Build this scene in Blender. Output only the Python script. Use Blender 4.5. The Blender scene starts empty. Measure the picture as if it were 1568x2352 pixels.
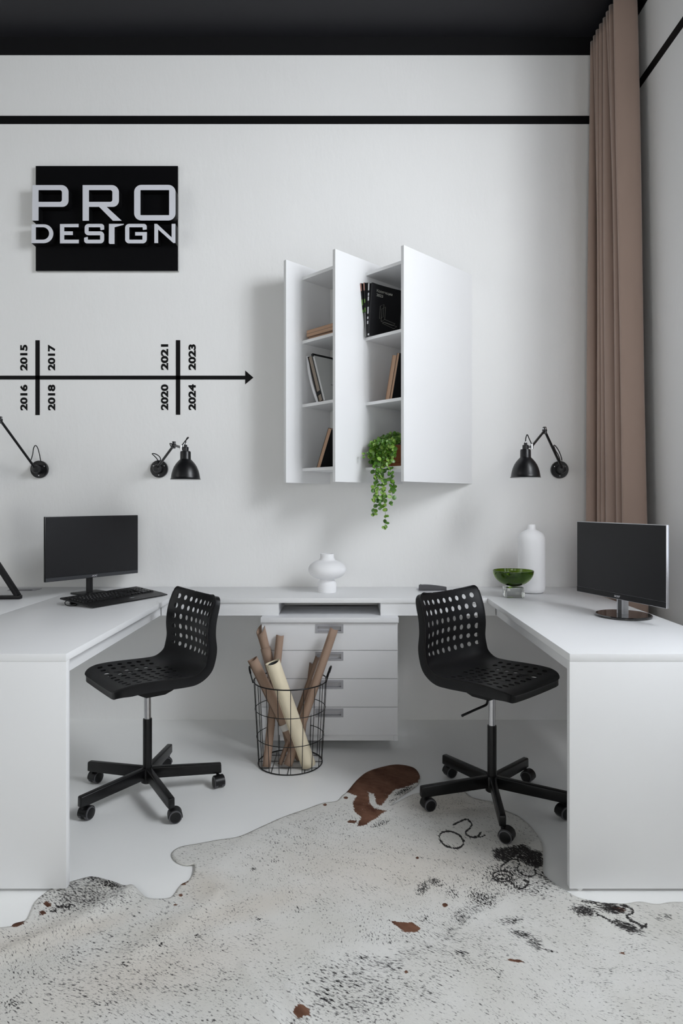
import bpy, bmesh, math, random
import numpy as np
from mathutils import Vector, Matrix, noise as mnoise
from mathutils.geometry import tessellate_polygon

random.seed(7)
C = bpy.context.scene.collection
PI = math.pi
# ---------------------------------------------------------------- camera frame of the room
# camera stands at x=0, y=0; +y runs to the back wall, z up. All lengths in metres.
F, CX, CY, H = 1480.0, 795.0, 1154.0, 1.227
WALL_Y, RIGHT_X, LEFT_X, FRONT_Y, CEIL = 3.64, 1.514, -4.2, -3.4, 3.854
DESK = 0.75

def at(px, py, Y):                       # a measured point of the place at depth Y
    return Vector(((px - CX) * Y / F, Y, H + (CY - py) * Y / F))

def on_floor(px, py):
    Y = H * F / (py - CY)
    return ((px - CX) * Y / F, Y)

# ---------------------------------------------------------------- materials
def new_mat(name):
    m = bpy.data.materials.new(name); m.use_nodes = True
    nt = m.node_tree
    return m, nt, nt.nodes['Principled BSDF']

def mat(name, col, rough=0.5, metal=0.0, bump=0.0, bscale=200.0, var=0.0, vscale=3.0, spec=0.5, coat=0.0):
    m, nt, b = new_mat(name)
    b.inputs['Base Color'].default_value = (*col, 1)
    b.inputs['Roughness'].default_value = rough
    b.inputs['Metallic'].default_value = metal
    b.inputs['Specular IOR Level'].default_value = spec
    b.inputs['Coat Weight'].default_value = coat
    tc = nt.nodes.new('ShaderNodeTexCoord')
    n = nt.nodes.new('ShaderNodeTexNoise'); n.inputs['Scale'].default_value = vscale; n.inputs['Detail'].default_value = 4
    nt.links.new(tc.outputs['Object'], n.inputs['Vector'])
    mix = nt.nodes.new('ShaderNodeMix'); mix.data_type = 'RGBA'
    mix.inputs['A'].default_value = (*[c * (1 - var) for c in col], 1)
    mix.inputs['B'].default_value = (*[min(1, c * (1 + var)) for c in col], 1)
    nt.links.new(n.outputs['Fac'], mix.inputs['Factor'])
    nt.links.new(mix.outputs['Result'], b.inputs['Base Color'])
    if bump:
        n2 = nt.nodes.new('ShaderNodeTexNoise'); n2.inputs['Scale'].default_value = bscale; n2.inputs['Detail'].default_value = 3
        nt.links.new(tc.outputs['Object'], n2.inputs['Vector'])
        bp = nt.nodes.new('ShaderNodeBump'); bp.inputs['Strength'].default_value = bump; bp.inputs['Distance'].default_value = 0.002
        nt.links.new(n2.outputs['Fac'], bp.inputs['Height'])
        nt.links.new(bp.outputs['Normal'], b.inputs['Normal'])
    return m

def plaster(name, col):
    m, nt, b = new_mat(name)
    b.inputs['Roughness'].default_value = 0.62
    b.inputs['Specular IOR Level'].default_value = 0.3
    tc = nt.nodes.new('ShaderNodeTexCoord')
    n1 = nt.nodes.new('ShaderNodeTexNoise'); n1.inputs['Scale'].default_value = 1.3; n1.inputs['Detail'].default_value = 5
    nt.links.new(tc.outputs['Object'], n1.inputs['Vector'])
    mix = nt.nodes.new('ShaderNodeMix'); mix.data_type = 'RGBA'
    mix.inputs['A'].default_value = (*[c * 0.975 for c in col], 1); mix.inputs['B'].default_value = (*[c * 1.02 for c in col], 1)
    nt.links.new(n1.outputs['Fac'], mix.inputs['Factor']); nt.links.new(mix.outputs['Result'], b.inputs['Base Color'])
    mp = nt.nodes.new('ShaderNodeMapping'); mp.inputs['Scale'].default_value = (1, 1, 0.45)
    nt.links.new(tc.outputs['Object'], mp.inputs['Vector'])
    n2 = nt.nodes.new('ShaderNodeTexNoise'); n2.inputs['Scale'].default_value = 11; n2.inputs['Detail'].default_value = 7; n2.inputs['Roughness'].default_value = 0.6
    nt.links.new(mp.outputs['Vector'], n2.inputs['Vector'])
    bp = nt.nodes.new('ShaderNodeBump'); bp.inputs['Strength'].default_value = 0.22; bp.inputs['Distance'].default_value = 0.012
    nt.links.new(n2.outputs['Fac'], bp.inputs['Height']); nt.links.new(bp.outputs['Normal'], b.inputs['Normal'])
    return m

def fabric(name, col):
    m, nt, b = new_mat(name)
    b.inputs['Base Color'].default_value = (*col, 1); b.inputs['Roughness'].default_value = 0.85
    b.inputs['Sheen Weight'].default_value = 0.25; b.inputs['Specular IOR Level'].default_value = 0.2
    tc = nt.nodes.new('ShaderNodeTexCoord')
    w = nt.nodes.new('ShaderNodeTexNoise'); w.inputs['Scale'].default_value = 900
    nt.links.new(tc.outputs['Object'], w.inputs['Vector'])
    bp = nt.nodes.new('ShaderNodeBump'); bp.inputs['Strength'].default_value = 0.15; bp.inputs['Distance'].default_value = 0.0008
    nt.links.new(w.outputs['Fac'], bp.inputs['Height']); nt.links.new(bp.outputs['Normal'], b.inputs['Normal'])
    return m

def glass(name, col, rough=0.0, ior=1.45):
    m, nt, b = new_mat(name)
    b.inputs['Base Color'].default_value = (*col, 1); b.inputs['Roughness'].default_value = rough
    b.inputs['Transmission Weight'].default_value = 1.0; b.inputs['IOR'].default_value = ior
    return m

def pane_mat():
    m = bpy.data.materials.new('window_glass'); m.use_nodes = True
    nt = m.node_tree; nt.nodes.clear()
    o = nt.nodes.new('ShaderNodeOutputMaterial'); t = nt.nodes.new('ShaderNodeBsdfTransparent'); g = nt.nodes.new('ShaderNodeBsdfGlossy')
    g.inputs['Roughness'].default_value = 0.02
    x = nt.nodes.new('ShaderNodeMixShader'); x.inputs[0].default_value = 0.06
    nt.links.new(t.outputs[0], x.inputs[1]); nt.links.new(g.outputs[0], x.inputs[2]); nt.links.new(x.outputs[0], o.inputs[0])
    return m

def layered(name, cols, scale, axis=2, rough=0.7):
    """stripes across one axis: page edges, printed spines"""
    m, nt, b = new_mat(name); b.inputs['Roughness'].default_value = rough
    tc = nt.nodes.new('ShaderNodeTexCoord'); mp = nt.nodes.new('ShaderNodeMapping')
    s = [0.4, 0.4, 0.4]; s[axis] = scale; mp.inputs['Scale'].default_value = s
    nt.links.new(tc.outputs['Object'], mp.inputs['Vector'])
    n = nt.nodes.new('ShaderNodeTexNoise'); n.inputs['Scale'].default_value = 1; n.inputs['Detail'].default_value = 3
    nt.links.new(mp.outputs['Vector'], n.inputs['Vector'])
    r = nt.nodes.new('ShaderNodeValToRGB')
    r.color_ramp.interpolation = 'LINEAR'
    e = r.color_ramp.elements
    while len(e) < len(cols): e.new(0.5)
    for i, c in enumerate(cols):
        e[i].position = 0.28 + 0.44 * i / (len(cols) - 1); e[i].color = (*c, 1)
    nt.links.new(n.outputs['Fac'], r.inputs['Fac']); nt.links.new(r.outputs['Color'], b.inputs['Base Color'])
    return m

M = {}
M['wall'] = plaster('white_plaster', (0.82, 0.82, 0.815))
M['floor'] = mat('white_poured_floor', (0.90, 0.905, 0.895), 0.36, bump=0.12, bscale=140, var=0.03, vscale=2.5, spec=0.4)
M['black_paint'] = mat('black_ceiling_paint', (0.006, 0.006, 0.007), 0.6, bump=0.1, bscale=60, var=0.1, spec=0.2)
M['ceiling'] = mat('charcoal_ceiling_paint', (0.016, 0.016, 0.019), 0.45, bump=0.1, bscale=60, var=0.1, spec=0.3)
M['vinyl'] = mat('black_vinyl', (0.004, 0.004, 0.0045), 0.55, spec=0.15)
M['laminate'] = mat('white_laminate', (0.80, 0.805, 0.815), 0.38, var=0.01, spec=0.45)
M['drawer'] = mat('pale_grey_laminate', (0.76, 0.765, 0.785), 0.42, var=0.01, spec=0.4)
M['plastic'] = mat('black_plastic', (0.0042, 0.0042, 0.005), 0.38, bump=0.05, bscale=900, spec=0.32)
M['black_metal'] = mat('black_powder_coat', (0.005, 0.005, 0.0055), 0.3, spec=0.35)
M['lamp_black'] = mat('satin_black_lacquer', (0.006, 0.006, 0.007), 0.34, spec=0.42)
M['lamp_white'] = mat('white_lamp_lining', (0.8, 0.8, 0.8), 0.5)
M['chrome'] = mat('polished_steel', (0.62, 0.62, 0.64), 0.16, 1.0)
M['alu'] = mat('brushed_aluminium', (0.42, 0.42, 0.45), 0.38, 1.0)
M['pull'] = mat('grey_metal_pull', (0.36, 0.36, 0.385), 0.42, 0.25)
M['pull_in'] = mat('pale_pull_recess', (0.56, 0.56, 0.59), 0.5)
M['wheel_grey'] = mat('grey_wheel_rubber', (0.075, 0.075, 0.082), 0.5)
M['screen'] = mat('dark_screen', (0.009, 0.009, 0.0105), 0.36, spec=0.4)
M['housing'] = mat('black_housing', (0.006, 0.006, 0.007), 0.35, spec=0.35)
M['chin'] = mat('graphite_bezel', (0.035, 0.037, 0.042), 0.4)
M['gloss_black'] = mat('piano_black', (0.012, 0.011, 0.012), 0.06, coat=0.6)
M['silver'] = mat('silver_trim', (0.55, 0.55, 0.57), 0.3, 0.8)
M['logo'] = mat('pale_print', (0.62, 0.62, 0.64), 0.5)
M['ceramic'] = mat('matt_white_ceramic', (0.86, 0.86, 0.875), 0.7, bump=0.08, bscale=220, spec=0.25)
M['terracotta'] = mat('terracotta', (0.34, 0.115, 0.045), 0.75, bump=0.15, bscale=120, var=0.12, vscale=18)
def leaf_mat():
    m, nt, b = new_mat('green_leaf'); b.inputs['Roughness'].default_value = 0.36
    g = nt.nodes.new('ShaderNodeNewGeometry'); r = nt.nodes.new('ShaderNodeValToRGB'); e = r.color_ramp.elements
    e[0].position = 0.0; e[0].color = (0.030, 0.095, 0.008, 1); e[1].position = 1.0; e[1].color = (0.26, 0.42, 0.075, 1)
    q = e.new(0.55); q.color = (0.085, 0.215, 0.018, 1)
    nt.links.new(g.outputs['Random Per Island'], r.inputs['Fac']); nt.links.new(r.outputs['Color'], b.inputs['Base Color'])
    return m
M['leaf'] = leaf_mat()
M['stem'] = mat('green_stem', (0.13, 0.2, 0.05), 0.6)
M['soil'] = mat('dark_soil', (0.03, 0.02, 0.012), 0.95, bump=0.5, bscale=90)
M['curtain'] = fabric('taupe_curtain_cloth', (0.36, 0.262, 0.218))
M['kraft'] = mat('kraft_paper', (0.33, 0.225, 0.165), 0.72, bump=0.1, bscale=150, var=0.10, vscale=9)
M['cream_paper'] = mat('cream_paper', (0.80, 0.71, 0.53), 0.62, bump=0.06, bscale=60, var=0.09, vscale=14)
M['tape'] = mat('white_tape', (0.62, 0.6, 0.56), 0.45)
M['dark_paper'] = mat('dark_rolled_sheets', (0.03, 0.032, 0.033), 0.5)
M['green_glass'] = glass('green_glass', (0.17, 0.30, 0.012))
M['clear_glass'] = glass('clear_glass', (0.93, 0.93, 0.93)); M['dark_refraction_glass'] = glass('dark_refraction_glass', (0.52, 0.54, 0.52))  # second glass: dark refraction of the clear bowl foot put into its tint
M['pane'] = pane_mat()
M['frame_white'] = mat('white_window_frame', (0.8, 0.8, 0.8), 0.4)
M['page_tan'] = layered('tan_page_edges', [(0.36, 0.22, 0.14), (0.46, 0.29, 0.19), (0.40, 0.25, 0.16)], 260, 0)
M['page_white'] = layered('white_page_edges', [(0.62, 0.62, 0.64), (0.74, 0.74, 0.76)], 420, 0)
M['page_brown'] = layered('mixed_page_edges', [(0.10, 0.07, 0.05), (0.40, 0.36, 0.30), (0.16, 0.10, 0.07), (0.5, 0.47, 0.42)], 190, 0)
M['collage'] = layered('printed_page_edges', [(0.01, 0.01, 0.01), (0.05, 0.05, 0.055), (0.30, 0.30, 0.30), (0.02, 0.02, 0.02), (0.45, 0.44, 0.43)], 34, 2)
M['cover_black'] = mat('black_book_cover', (0.009, 0.009, 0.0105), 0.5, spec=0.25)
M['cover_white'] = mat('white_book_cover', (0.60, 0.61, 0.60), 0.5)
M['cover_teal'] = mat('teal_print', (0.06, 0.15, 0.145), 0.5)
M['cover_pink'] = mat('pink_brick_print', (0.40, 0.20, 0.16), 0.5, var=0.4, vscale=60)
M['cover_green'] = mat('green_leaf_print', (0.12, 0.26, 0.04), 0.5, var=0.6, vscale=120)
M['line_grey'] = mat('pale_grey_print', (0.42, 0.42, 0.38), 0.5)
M['brush_grey'] = mat('grey_brush_strip', (0.10, 0.10, 0.105), 0.8, bump=0.6, bscale=500)
M['foot_white'] = mat('white_plastic_foot', (0.7, 0.7, 0.7), 0.5)

# ---------------------------------------------------------------- mesh builder
class MB:
    def __init__(s): s.v = []; s.f = []; s.m = []; s.sm = []
    def add(s, vs, fs, mi=0, smooth=False, mtx=None):
        o = len(s.v)
        if mtx is not None: vs = [mtx @ Vector(v) for v in vs]
        s.v += [tuple(v) for v in vs]
        for f in fs: s.f.append([i + o for i in f]); s.m.append(mi); s.sm.append(smooth)
        return s
    def box(s, x0, x1, y0, y1, z0, z1, mi=0, bev=0.0, mtx=None):
        if bev <= 0:
            vs = [(x, y, z) for z in (z0, z1) for y in (y0, y1) for x in (x0, x1)]
            fs = [(0, 2, 3, 1), (4, 5, 7, 6), (0, 1, 5, 4), (2, 6, 7, 3), (0, 4, 6, 2), (1, 3, 7, 5)]
            return s.add(vs, fs, mi, False, mtx)
        bm = bmesh.new(); bmesh.ops.create_cube(bm, size=1)
        for v in bm.verts:
            v.co = Vector(((x0 + x1) / 2 + v.co.x * (x1 - x0), (y0 + y1) / 2 + v.co.y * (y1 - y0), (z0 + z1) / 2 + v.co.z * (z1 - z0)))
        bmesh.ops.bevel(bm, geom=list(bm.edges), offset=bev, segments=2, affect='EDGES', profile=0.5)
        return s.bm(bm, mi, True, mtx)
    def bm(s, bm, mi=0, smooth=True, mtx=None):
        bm.verts.index_update()
        s.add([v.co.copy() for v in bm.verts], [[v.index for v in f.verts] for f in bm.faces], mi, smooth, mtx)
        bm.free(); return s
    def lathe(s, prof, n=48, mi=0, mtx=None, cap0=True, cap1=True, smooth=True):
        vs = []; fs = []
        for r, z in prof:
            for k in range(n):
                a = 2 * PI * k / n; vs.append((r * math.cos(a), r * math.sin(a), z))
        for i in range(len(prof) - 1):
            for k in range(n):
                k2 = (k + 1) % n
                fs.append((i * n + k, i * n + k2, (i + 1) * n + k2, (i + 1) * n + k))
        if cap0: fs.append(list(range(n))[::-1])
        if cap1: fs.append([(len(prof) - 1) * n + k for k in range(n)])
        return s.add(vs, fs, mi, smooth, mtx)
    def rod(s, a, b, r, n=16, mi=0, r2=None, smooth=True):
        a = Vector(a); b = Vector(b); d = b - a
        q = Vector((0, 0, 1)).rotation_difference(d.normalized()).to_matrix().to_4x4()
        return s.lathe([(r, 0), (r if r2 is None else r2, d.length)], n, mi, Matrix.Translation(a) @ q, smooth=smooth)
    def ball(s, c, r, n=20, mi=0, sc=(1, 1, 1)):
        pr = [(r * math.sin(PI * i / n) + 1e-5, -r * math.cos(PI * i / n)) for i in range(n + 1)]
        return s.lathe(pr, n, mi, Matrix.Translation(c) @ Matrix.Diagonal((*sc, 1)))
    def tube(s, pts, r, n=8, mi=0, closed=False):
        pts = [Vector(p) for p in pts]; N = len(pts); vs = []; fs = []
        up = None
        for i, p in enumerate(pts):
            if closed: t = pts[(i + 1) % N] - pts[i - 1]
            else: t = pts[min(i + 1, N - 1)] - pts[max(i - 1, 0)]
            t.normalize()
            if up is None:
                up = Vector((0, 0, 1)) if abs(t.z) < 0.9 else Vector((1, 0, 0))
            x = t.cross(up)
            if x.length < 1e-5: x = t.orthogonal()
            x.normalize(); up = x.cross(t)
            rr = r[i] if isinstance(r, (list, tuple)) else r
            for k in range(n):
                a = 2 * PI * k / n; vs.append(p + x * rr * math.cos(a) + up * rr * math.sin(a))
        for i in range(N if closed else N - 1):
            j = (i + 1) % N
            for k in range(n):
                k2 = (k + 1) % n; fs.append((i * n + k, i * n + k2, j * n + k2, j * n + k))
        if not closed: fs.append(list(range(n))[::-1]); fs.append([(N - 1) * n + k for k in range(n)])
        return s.add(vs, fs, mi, True)
    def prism(s, outer, holes, w0, w1, place, mi=0, side_mi=None):
        """2-D outline with holes, extruded between w0 and w1; place(u, v, w) -> point"""
        loops = [outer] + list(holes)
        flat = [p for L in loops for p in L]
        tris = tessellate_polygon([[Vector((p[0], p[1], 0)) for p in L] for L in loops])
        n = len(flat)
        vs = [place(p[0], p[1], w0) for p in flat] + [place(p[0], p[1], w1) for p in flat]
        s.add(vs, [tuple(t) for t in tris] + [tuple(i + n for i in reversed(t)) for t in tris], mi)
        o = 0; sf = []
        for L in loops:
            k = len(L)
            for i in range(k):
                a, b = o + i, o + (i + 1) % k; sf.append((a, b, b + n, a + n))
            o += k
        s.add(vs, sf, mi if side_mi is None else side_mi)
        return s
    def build(s, name, mats, parent=None, world=True, sharp=35):
        me = bpy.data.meshes.new(name)
        vs = s.v
        if parent is not None and world:
            inv = Matrix(parent['_m']).inverted() if '_m' in parent else root_mtx(parent).inverted()
            vs = [tuple(inv @ Vector(v)) for v in vs]
        me.from_pydata(vs, [], s.f)
        if not isinstance(mats, (list, tuple)): mats = [mats]
        for m in mats: me.materials.append(m)
        me.polygons.foreach_set('material_index', s.m)
        me.polygons.foreach_set('use_smooth', s.sm)
        bm = bmesh.new(); bm.from_mesh(me)
        bmesh.ops.remove_doubles(bm, verts=bm.verts, dist=1e-6)
        bmesh.ops.recalc_face_normals(bm, faces=bm.faces)
        bm.to_mesh(me); bm.free()
        if any(s.sm): me.set_sharp_from_angle(angle=math.radians(sharp))
        o = bpy.data.objects.new(name, me); C.objects.link(o)
        if parent is not None: o.parent = parent
        return o

def root_mtx(o):
    if o.parent is not None: return root_mtx(o.parent) @ Matrix.Translation(o.location) @ o.rotation_euler.to_matrix().to_4x4()
    return Matrix.Translation(o.location) @ o.rotation_euler.to_matrix().to_4x4()

def tag(o, label, cat, group=None, kind=None):
    if label: o['label'] = label
    if cat: o['category'] = cat
    if group: o['group'] = group
    if kind: o['kind'] = kind
    return o

def thing(name, label, cat, loc=(0, 0, 0), rz=0.0, group=None):
    o = bpy.data.objects.new(name, None); C.objects.link(o)
    o.location = loc; o.rotation_euler = (0, 0, rz); o.empty_display_size = 0.1
    return tag(o, label, cat, group)

def struct(name, mb, m, parent=None):
    o = mb.build(name, m, parent); o['kind'] = 'structure'
    return o

def copy_tree(o, parent=None):
    c = o.copy(); C.objects.link(c)
    if parent is not None: c.parent = parent
    for ch in list(o.children): copy_tree(ch, c)
    return c

def rounded(pts, seg=8):
    """polygon with optional corner radius as a third value"""
    out = []; n = len(pts)
    for i, p in enumerate(pts):
        if len(p) < 3 or p[2] <= 0: out.append((p[0], p[1])); continue
        a = Vector(pts[i - 1][:2]); b = Vector(p[:2]); c = Vector(pts[(i + 1) % n][:2])
        d1 = (a - b); d2 = (c - b)
        r = min(p[2], d1.length * 0.5, d2.length * 0.5)
        d1.normalize(); d2.normalize()
        p0 = b + d1 * r; p2 = b + d2 * r
        ctr = b + d1 * r + d2 * r
        for k in range(seg + 1):
            t = k / seg
            # circular fillet for right angles, smooth conic otherwise
            w = math.sqrt(0.5)
            q = (p0 * (1 - t) ** 2 + b * 2 * w * t * (1 - t) + p2 * t ** 2) / ((1 - t) ** 2 + 2 * w * t * (1 - t) + t ** 2)
            out.append((q.x, q.y))
    return out

def spline(pts, n=8, closed=False):
    pts = [Vector(p) for p in pts]; N = len(pts); out = []
    rng = range(N) if closed else range(N - 1)
    for i in rng:
        if closed: p0, p1, p2, p3 = pts[i - 1], pts[i], pts[(i + 1) % N], pts[(i + 2) % N]
        else: p0, p1, p2, p3 = pts[max(i - 1, 0)], pts[i], pts[i + 1], pts[min(i + 2, N - 1)]
        for k in range(n):
            t = k / n
            out.append(0.5 * ((2 * p1) + (p2 - p0) * t + (2 * p0 - 5 * p1 + 4 * p2 - p3) * t * t + (3 * p1 - p0 - 3 * p2 + p3) * t ** 3))
    if not closed: out.append(pts[-1])
    return out

def text_shape(body, size, extrude=0.0005, bold=0.0, sx=1.0):
    cu = bpy.data.curves.new('txt', 'FONT'); cu.body = body; cu.size = size; cu.extrude = extrude; cu.offset = bold
    cu.align_x = 'CENTER'; cu.align_y = 'CENTER'; cu.resolution_u = 4
    o = bpy.data.objects.new('txt', cu); C.objects.link(o)
    dg = bpy.context.evaluated_depsgraph_get(); dg.update()
    me = bpy.data.meshes.new_from_object(o.evaluated_get(dg))
    vs = [Vector(v.co) for v in me.vertices]; fs = [list(p.vertices) for p in me.polygons]
    bpy.data.objects.remove(o); bpy.data.curves.remove(cu); bpy.data.meshes.remove(me)
    if vs:
        xs = [v.x for v in vs]; ys = [v.y for v in vs]
        cx, cy = (min(xs) + max(xs)) / 2, (min(ys) + max(ys)) / 2
        vs = [Vector(((v.x - cx) * sx, v.y - cy, v.z)) for v in vs]
    return vs, fs

def text_size(vs):
    xs = [v.x for v in vs]; ys = [v.y for v in vs]
    return max(xs) - min(xs), max(ys) - min(ys)

#==SETTING==
# ---------------------------------------------------------------- the room
T = 0.2; TR = 0.45                          # thick outer wall with deep window reveals
struct('floor', MB().box(LEFT_X - T, RIGHT_X + TR, FRONT_Y - T, WALL_Y + T, -0.15, 0.0), M['floor'])
struct('ceiling', MB().box(LEFT_X - T, RIGHT_X + TR, FRONT_Y - T, WALL_Y + T, CEIL, CEIL + 0.15), M['ceiling'])
struct('wall_back', MB().box(LEFT_X - T, RIGHT_X + T, WALL_Y, WALL_Y + T, 0, CEIL), M['wall'])

def wall_with_openings(name, axis, pos, a0, a1, ops):
    """wall slab with window openings; ops = list of (start, end, sill, head)"""
    mb = MB()
    def bx(s, e, z0, z1):
        if axis == 'x': mb.box(pos, pos + (TR if pos > 0 else -T), s, e, z0, z1)
        else: mb.box(s, e, pos - T, pos, z0, z1)
    cur = a0
    for s, e, z0, z1 in ops:
        bx(cur, s, 0, CEIL); bx(s, e, 0, z0); bx(s, e, z1, CEIL); cur = e
    bx(cur, a1, 0, CEIL)
    return struct(name, mb, M['wall'])

WIN_R = [(-2.6, -1.1, 0.9, 3.5), (0.35, 2.5, 0.9, 3.5)]
WIN_FILL_L = [(-0.45, 1.45, 0.9, 3.3)]  # unseen left window, added to carry the fill lamp
WIN_F = [(-3.3, -1.5, 0.9, 3.3), (-0.9, 0.9, 0.9, 3.3)]
wall_with_openings('wall_right', 'x', RIGHT_X, FRONT_Y, WALL_Y, WIN_R)
wall_with_openings('wall_left', 'x', LEFT_X, FRONT_Y, WALL_Y, WIN_FILL_L)
wall_with_openings('wall_front', 'y', FRONT_Y, LEFT_X, RIGHT_X, WIN_F)

def window(n, axis, pos, s, e, z0, z1):
    mb = MB(); t = 0.05; mid = (s + e) / 2; zt = z0 + (z1 - z0) * 0.72
    off = 0.34 if pos > 0 else -0.10
    def bx(a, b, c, d, mb=mb, y0=-0.03, y1=0.03):
        if axis == 'x': mb.box(pos + off + y0, pos + off + y1, a, b, c, d)
        else: mb.box(a, b, pos - 0.12 + y0, pos - 0.12 + y1, c, d)
    bx(s, s + t, z0, z1); bx(e - t, e, z0, z1); bx(s, e, z0, z0 + t); bx(s, e, z1 - t, z1)
    bx(mid - 0.02, mid + 0.02, z0, z1); bx(s, e, zt - 0.02, zt + 0.02)
    w = struct('window_%d' % n, mb, M['frame_white'])
    g = MB(); bx(s + t, e - t, z0 + t, z1 - t, g, -0.003, 0.003)
    p = g.build('pane', M['pane'], w); p['kind'] = 'structure'
    return w
k = 1
for o_ in WIN_R: window(k, 'x', RIGHT_X, *o_); k += 1
for o_ in WIN_F: window(k, 'y', FRONT_Y, *o_); k += 1
for o_ in WIN_FILL_L: window(k, 'x', LEFT_X, *o_); k += 1

# black band under the ceiling and the thin black line around the room
zb = 3.753; l0, l1 = 3.364, 3.409; e = 0.004
struct('trim_1', MB().box(LEFT_X, RIGHT_X, WALL_Y - e, WALL_Y, zb, CEIL), M['black_paint'])
struct('trim_2', MB().box(LEFT_X, RIGHT_X, WALL_Y - e, WALL_Y, l0, l1), M['vinyl'])
struct('trim_3', MB().box(RIGHT_X - e, RIGHT_X, FRONT_Y, WALL_Y - e, zb, CEIL), M['black_paint'])
struct('trim_4', MB().box(RIGHT_X - e, RIGHT_X, FRONT_Y, WALL_Y - e, l0, l1), M['vinyl'])
struct('trim_5', MB().box(1.39, 1.43, 3.05, WALL_Y - e, 3.80, CEIL), M['black_paint'])

#==DESKS==
# ---------------------------------------------------------------- desks
YF = 2.03; ST = 0.024
def side_desk(name, label, x0, x1, inner, group):
    """desk running from the back wall to YF; inner = which long side carries the apron"""
    r = thing(name, label, 'desk', ((x0 + x1) / 2, (YF + WALL_Y) / 2, 0), 0, group)
    MB().box(x0, x1, YF, WALL_Y - 0.004, DESK - ST, DESK, bev=0.0012).build('worktop', M['laminate'], r)
    MB().box(x0, x1, YF + 0.001, YF + 0.026, 0.009, DESK - ST, bev=0.001).build('end_panel', M['laminate'], r)
    xa = inner - 0.046 if inner == x1 else inner + 0.046
    MB().box(min(xa, xa + (0.018 if inner == x0 else -0.018)), max(xa, xa + (0.018 if inner == x0 else -0.018)), YF + 0.026, WALL_Y - 0.004, 0.662, DESK - ST).build('apron', M['laminate'], r)
    for fx in (x0 + 0.035, x1 - 0.035):
        MB().lathe([(0.008, 0), (0.012, 0.006), (0.012, 0.012)], 16, mtx=Matrix.Translation((fx, YF + 0.0135, 0))).build('foot', M['foot_white'], r)
    return r
XL, XS, XR, XRR = -0.882, -1.472, 0.7037, 1.303
side_desk('desk', 'white desk on the left behind the black keyboard', XS + 0.0005, XL, XL, 'white desks')
side_desk('desk', 'white desk at the far left edge under the slanted black monitor stand', XS - 0.59, XS - 0.0005, XS - 0.59, 'white desks')
side_desk('desk', 'white desk on the right under the silver edged monitor', XR, XRR, XR, 'white desks')
YB = 3.209
r = thing('desk', 'narrow white wall desk under the shelf carrying the round white vase', 'desk', ((XL + XR) / 2, (YB + WALL_Y) / 2, 0), 0, 'white desks')
MB().box(XL + 0.0008, XR - 0.0008, YB, WALL_Y - 0.004, DESK - ST, DESK, bev=0.0012).build('worktop', M['laminate'], r)
nx0, nx1 = -0.337, 0.171
MB().box(XL - 0.04, nx0, YB + 0.008, YB + 0.026, 0.662, DESK - ST).box(nx0 - 0.018, nx0, YB + 0.026, 3.51, 0.669, DESK - ST).build('apron', M['laminate'], r)
MB().box(nx1, XR + 0.04, YB + 0.008, YB + 0.026, 0.662, DESK - ST).box(nx1, nx1 + 0.018, YB + 0.026, 3.51, 0.669, DESK - ST).build('apron', M['laminate'], r)
MB().box(nx0 - 0.018, nx1 + 0.018, 3.511, 3.527, 0.669, DESK - ST).build('back_board', M['laminate'], r)

# drawer pedestal
px0, px1, pyf = -0.42, 0.257, 3.16
r = thing('drawer_cabinet', 'white four drawer cabinet with recessed grey metal pulls under the wall desk', 'drawer cabinet', ((px0 + px1) / 2, 3.36, 0))
MB().box(px0, px1, pyf, 3.56, 0.6365, 0.6615, bev=0.001).build('top_board', M['drawer'], r)
MB().box(px0 + 0.003, px0 + 0.021, pyf + 0.031, 3.56, 0.052, 0.6365).box(px1 - 0.021, px1 - 0.003, pyf + 0.031, 3.56, 0.052, 0.6365)\
    .box(px0 + 0.021, px1 - 0.021, 3.54, 3.56, 0.052, 0.6365).box(px0 + 0.021, px1 - 0.021, pyf + 0.031, 3.54, 0.075, 0.09).build('carcass', M['drawer'], r)
MB().box(px0 + 0.003, px1 - 0.022, pyf + 0.02, pyf + 0.036, 0.052, 0.079).box(px1 - 0.0215, px1 - 0.003, pyf + 0.018, pyf + 0.036, 0.052, 0.079).build('plinth', M['drawer'], r)
for fx in (px0 + 0.12, px1 - 0.12):
    for fy in (pyf + 0.24, 3.5):
        MB().lathe([(0.02, 0), (0.02, 0.076)], 16, mtx=Matrix.Translation((fx, fy, 0))).build('foot', M['foot_white'], r)
zs = [0.634, 0.4985, 0.359, 0.2195, 0.081]
hx0, hx1 = -0.1525, -0.0145
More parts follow.
